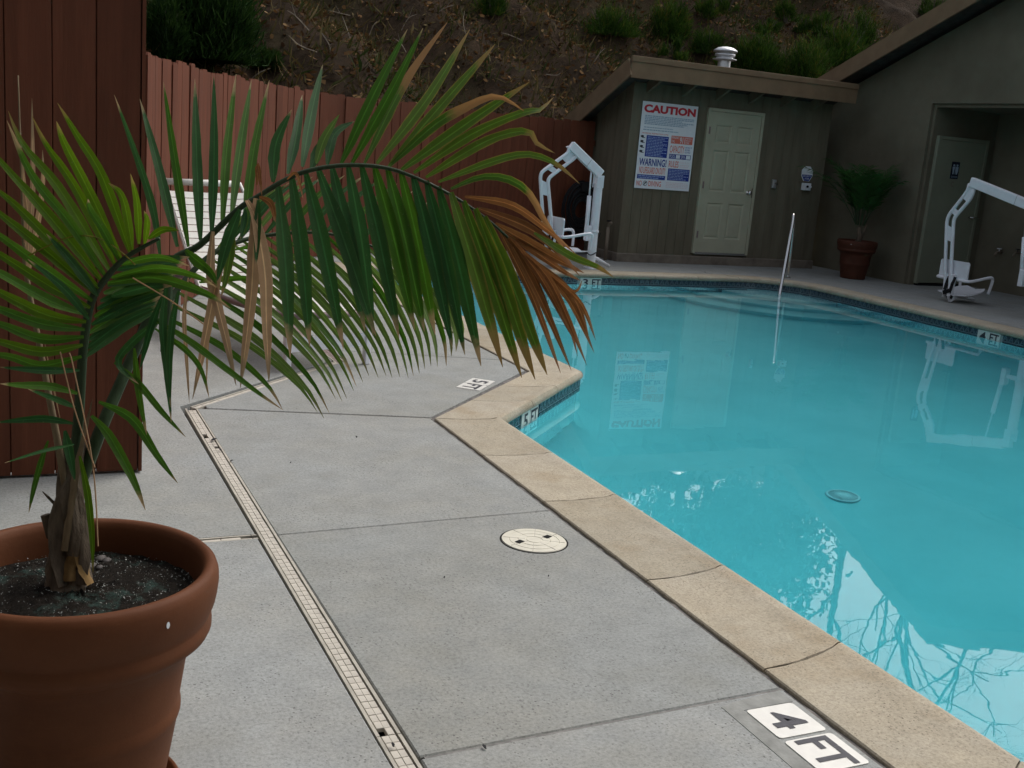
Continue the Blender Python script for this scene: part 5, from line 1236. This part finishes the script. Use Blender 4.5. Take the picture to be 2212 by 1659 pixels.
# where the camera looks, and a wide margin round it
def hill_points(n, smax=34):
    out = []
    while len(out) < n:
        x = rng.uniform(-4, 24, n); y = rng.uniform(6, 46, n); s = hill_s(x, y); ok = (s > .15) & (s < smax) & (rng.uniform(size=n) < np.clip(1.25-s/26, .2, 1))
        out += np.stack([x[ok], y[ok]], 1).tolist()
    P = np.array(out[:n]); return np.column_stack([P, hill_z(P[:, 0], P[:, 1])])
P = hill_points(80000); cl = .5+.5*np.sin(P[:, 0]*2.3+np.sin(P[:, 1]*1.7)*2)*np.sin(P[:, 1]*2.1+1.); keep = rng.uniform(size=len(P)) < .25+.75*cl; P = P[keep]; n_ = len(P)
dv = rng.normal(size=(n_, 3))*.55+np.array([.05, -.45, .75]); dv /= np.linalg.norm(dv, axis=1)[:, None]
tag(blades(n_, 'dry_grass', M['drygrass'], P-np.array([0, 0, .02]), dv, rng.uniform(.10, .38, n_), rng.uniform(.012, .036, n_), np.clip(rng.normal(.42, .24, n_)-.35*(np.sin(P[:, 0]*.9+2)*np.sin(P[:, 1]*.8+.5)*np.sin(P[:, 0]*.33) > .12), 0, 1)), kind='stuff', label='dry brown grass and weeds matted over the steep hillside')
P = hill_points(36000); n_ = len(P); dv = rng.normal(size=(n_, 3)); dv[:, 2] = np.abs(dv[:, 2])*.4; dv /= np.linalg.norm(dv, axis=1)[:, None]
tag(blades(n_, 'leaf_litter', M['litter'], P+np.array([0, -.01, .03]), dv, rng.uniform(.04, .13, n_), rng.uniform(.03, .085, n_), np.clip(rng.beta(1.3, 2.6, n_), 0, 1)), kind='stuff', label='fallen brown leaves scattered over the hillside')
# bleached twigs one can pick out
TW = [(560, 175, 60, .5), (700, 110, 60, -1.2), (745, 75, 70, 1.9), (640, 60, 80, 2.4), (650, 110, 90, 2.6), (730, 40, 60, 2.9), (800, 80, 60, 1.1), (860, 110, 50, 2.3), (1000, 60, 60, 1.6), (960, 30, 50, .4), (1190, 170, 40, .1), (1290, 130, 50, .9), (1100, 90, 60, 2.8), (880, 60, 60, .8), (690, 150, 60, .3), (1180, 60, 50, 2.2), (830, 30, 60, 1.9), (580, 130, 60, .2)][:14]
TWL = {0: 'pale curved twig lying just above the fence right of the very large dark bush', 10: 'short pale twig just above the fence behind the palm frond tips', 8: 'pale twig at the top edge directly above the burnt palm frond leaf'}
for i, (px, py, lp_, an) in enumerate(TW):
    c, d = hill_hit(px, py); L = lp_*d/FOC; u = (cR*math.cos(an)-cU*-math.sin(an)); m = MB()
    P_ = [-u*L*.4, u*L*.05+Vector((random.uniform(-.1, .1)*L, -.03, random.uniform(-.1, .14)*L)), u*L*.4]
    m.tube(P_, [.009, .008, .003], 5, smooth_=4)
    if i % 2: m.tube([P_[1], P_[1]+u*L*.2+Vector((0, -.02, L*.25))], [.007, .002], 4)
    o = m.build('fallen_twig', M['twig']); o.location = c+Vector((0, -.09, .10))
    tag(o, TWL.get(i, 'bleached fallen twig lying on the brown hillside'), 'twig', 'fallen twigs on the hillside')

# ---------------------------------------------------------------- shrubs
def shrub(px, py, wpx, hpx, label, mat, n, lean=.0, fine=1.):
    c, d = hill_hit(px, py); w_, h_ = wpx*d/FOC/2, hpx*d/FOC
    t = tag(empty('shrub', c), label, 'shrub')
    st = MB()
    for k in range(7):
        a = random.uniform(0, 6.28); st.tube([(0, 0, -.15), (math.cos(a)*w_*.3, math.sin(a)*w_*.3, h_*.35), (math.cos(a)*w_*.6, math.sin(a)*w_*.6, h_*.75)], [.02, .012, .005], 5)
    st.build('stem', M['bark'], t)
    n = int(n*2.4); nt_ = max(6, int(n/120)); tc = rng.normal(size=(nt_, 3)); tc /= np.linalg.norm(tc, axis=1)[:, None]; tc *= (rng.uniform(0, 1, nt_)**.45)[:, None]; tc[:, 2] = np.abs(tc[:, 2])
    idx = rng.integers(0, nt_, n); loc = tc[idx]*np.array([w_*.85, w_*.8, h_*.78])+rng.normal(size=(n, 3))*np.array([w_, w_, h_])*.13*rng.uniform(.7, 1.3, nt_)[idx][:, None]; loc[:, 2] = np.maximum(loc[:, 2], .0)
    dv = tc[idx]*np.array([.6, .6, .3])+rng.normal(size=(n, 3))*.35+np.array([0, 0, .75]); dv /= np.linalg.norm(dv, axis=1)[:, None]
    kv = np.clip(rng.normal(.42, .2, n)+rng.normal(0, .16, nt_)[idx], 0, 1)
    blades(n, 'foliage', mat, loc, dv, rng.uniform(.07, .17, n)*max(1, h_), rng.uniform(.008, .017, n)*max(1, h_), kv, t)
S_, SDk = M['shrub'], M['shrub_dark']
shrub(430, 130, 250, 215, 'very large dark green bush behind the fence beside the tall red screen', SDk, 9000)
shrub(350, 128, 110, 130, 'dark bush in the corner between the tall red screen and the fence', SDk, 3500)
shrub(575, 150, 60, 40, 'low green clump just above the fence right of the very large dark bush', SDk, 900)
for px, py, w_, h_, lb, n in ((1065, 28, 60, 48, 'small green bush at the top edge above the palm frond tips', 900), (1312, 72, 120, 66, 'sprawling green bush uphill left of the shed roof', 1900), (1438, 80, 96, 84, 'upright green bush uphill above the front corner of the shed roof', 1900), (1455, 122, 56, 34, 'low green tuft just behind the left end of the shed roof', 700),
        (1525, 36, 44, 36, 'little dark bush at the top edge left above the flue', 600), (1568, 24, 46, 40, 'little bush at the top edge straight above the flue', 600), (1660, 66, 38, 30, 'small yellowish clump uphill right of the flue', 500), (1697, 40, 44, 40, 'small dark clump at the top edge right of the flue', 600), (1733, 66, 38, 36, 'small round clump above the sprawling bushes right of the flue', 500), (1772, 70, 48, 42, 'rounded green clump between the small round clump and the dark bush by the rake', 700), (1858, 90, 60, 66, 'dark upright bush nearest the big rake board', 1100),
        (1812, 142, 118, 92, 'large bright green bush with orange flower tops beside the big rake board', 2600), (1636, 160, 120, 88, 'large green bush directly right of the flue behind the shed roof', 2600), (1738, 172, 116, 84, 'large green bush behind the middle of the shed roof', 2600), (1528, 112, 64, 56, 'grey green bush just left of the flue', 1000), (2015, 30, 70, 40, 'green bush at the top edge beyond the big rake board', 800), (1570, 150, 50, 60, 'tall weedy bush right behind the flue', 900)):
    shrub(px, py+6, w_*1.25, h_*1.15, lb, S_, n)

# ---------------------------------------------------------------- trees on the ridge (seen mirrored in the pool)
def tree_branches(mb, p, d, L, r, lvl, out):
    k = 5; P_ = [p]; q = p.copy(); dd = d.copy()
    for i in range(k):
        dd = (dd+Vector((random.gauss(0, .16), random.gauss(0, .16), random.gauss(.01, .10)))).normalized(); q = q+dd*L/k; P_.append(q.copy())
    mb.tube(P_, list(np.linspace(r, r*.55, k+1)), 6 if lvl < 2 else 4, cap=False)
    if lvl >= 5: out.append(q); return
    for i in range(random.choice((2, 3)) if lvl else 4):
        j = random.randint(2, k); a = random.uniform(.35, .95); ax = dd.orthogonal().normalized(); ax.rotate(Matrix.Rotation(random.uniform(0, 6.28), 3, dd)); nd = dd.copy(); nd.rotate(Matrix.Rotation(a, 3, ax))
        tree_branches(mb, P_[j], nd, L*random.uniform(.58, .78), r*random.uniform(.42, .6), lvl+1, out)
def bare_tree(x, y, h, label, lean=(0, 0)):
    z = float(hill_z(x, y)); t = tag(empty('bare_tree', (x, y, z-.1)), label, 'tree')
    m = MB(); m.tube([(0, 0, 0), (lean[0]*h*.2, lean[1]*h*.2, h*.22), (lean[0]*h*.62, lean[1]*h*.62, h*.64)], [h*.017, h*.013, h*.009], 10, smooth_=3); m.build('trunk', M['bark'], t, smooth=True)
    m = MB(); out_ = []
    for k in range(3): tree_branches(m, Vector((lean[0]*h*(.45+.08*k), lean[1]*h*(.45+.08*k), h*(.46+.08*k))), Vector((lean[0]+random.gauss(0, .4), lean[1]+random.gauss(0, .4), 1)).normalized(), h*.30, h*.0062, 0, out_)
    m.build('branches', M['bark'], t)
def leafy_tree(x, y, h, w_, label, n=9000):
    z = float(hill_z(x, y)); t = tag(empty('leafy_tree', (x, y, z-.1)), label, 'tree')
    m = MB(); m.tube([(0, 0, 0), (.1, 0, h*.3), (0, .1, h*.6)], [h*.025, h*.018, h*.008], 8, smooth_=3)
    for k in range(6):
        a = random.uniform(0, 6.28); m.tube([(.05, 0, h*(.25+.05*k)), (math.cos(a)*w_*.4, math.sin(a)*w_*.4, h*(.45+.06*k)), (math.cos(a)*w_*.75, math.sin(a)*w_*.75, h*(.55+.06*k))], [h*.010, h*.006, h*.002], 5)
    m.build('trunk', M['bark'], t, smooth=True)
    nt_ = 60; tc = rng.normal(size=(nt_, 3)); tc /= np.linalg.norm(tc, axis=1)[:, None]; tc *= (rng.uniform(.25, 1, nt_))[:, None]; idx = rng.integers(0, nt_, n)
    loc = tc[idx]*np.array([w_, w_, h*.40])+np.array([0, 0, h*.52])+rng.normal(size=(n, 3))*np.array([w_, w_, h*.36])*.14
    dv = rng.normal(size=(n, 3)); dv /= np.linalg.norm(dv, axis=1)[:, None]
    blades(n, 'crown', M['treeleaf'], loc, dv, rng.uniform(.14, .30, n), rng.uniform(.09, .18, n), np.clip(rng.normal(.4, .25, n), 0, 1), t)
def pol(az, d): return d*math.cos(R(az)), d*math.sin(R(az))
for az, d, h, lb in ((42.8, 29, 11.5, 'bare grey tree rising behind the restroom roof'), (46.2, 43, 13, 'bare tree on the slope behind the shed and restroom'), (38.5, 34, 12, 'bare tree far behind the right end of the restroom roof'), (53.5, 45, 11, 'bare tree high on the slope above the shed')):
    bare_tree(*pol(az, d), h, lb)
for i, (az, d, h, w_, lb) in enumerate(((55, 38, 8, 3.4, 'leafy tree on the ridge above the shed flue'), (60, 40, 8.5, 3.8, 'leafy tree on the ridge above the caution sign'), (65, 40, 8, 3.6, 'leafy tree on the ridge above the palm frond tip'), (71, 39, 8.5, 3.8, 'leafy tree on the ridge above the middle of the fence'), (77, 37, 8, 3.6, 'leafy tree on the ridge above the lounger'), (84, 36, 8.5, 3.8, 'leafy tree on the ridge above the large dark bush'), (50.5, 40, 7, 3.2, 'leafy tree on the ridge between shed and restroom roof'), (92, 36, 8, 3.8, 'leafy tree on the ridge behind the tall red screen'))):
    leafy_tree(*pol(az, d), h, w_, lb)

# ---------------------------------------------------------------- scraps on the deck
for px, py, L, an in ((462, 950, .05, .3), (476, 972, .025, 1.2), (500, 996, .022, .1), (849, 1610, .020, .9), (628, 1000, .012, .2), (770, 944, .022, .9), (960, 1756*.0+1248, .012, .4), (1185, 1245, .010, .3), (430, 787, .06, .1), (1046, 1614, .02, 1.1), (1225, 571, .10, .2), (1350, 556, .05, .3), (1523, 588, .05, 1.)):
    d = (at(px, py, 1)-CAMP); g_ = CAMP+d*(-(CAM_H-.004)/d.z); m = MB()
    pts = [(-L/2, -L*.08, 0), (-L*.1, -L*.2, .003), (L/2, -.02*L, .002), (L*.2, L*.2, .004), (-L*.3, L*.14, .001)]
    m.add([(p[0], p[1], p[2]+.002) for p in pts]+[(p[0], p[1], p[2]) for p in pts], [(0, 1, 2, 3, 4), (9, 8, 7, 6, 5)]+[(i, 5+i, 5+(i+1) % 5, (i+1) % 5) for i in range(5)])
    o = m.build('leaf_scrap', M['cable']); o.location = g_; o.rotation_euler.z = an+.5
    tag(o, 'small dark leaf scrap lying on the grey concrete deck', 'leaf scrap', 'leaf scraps on the deck')
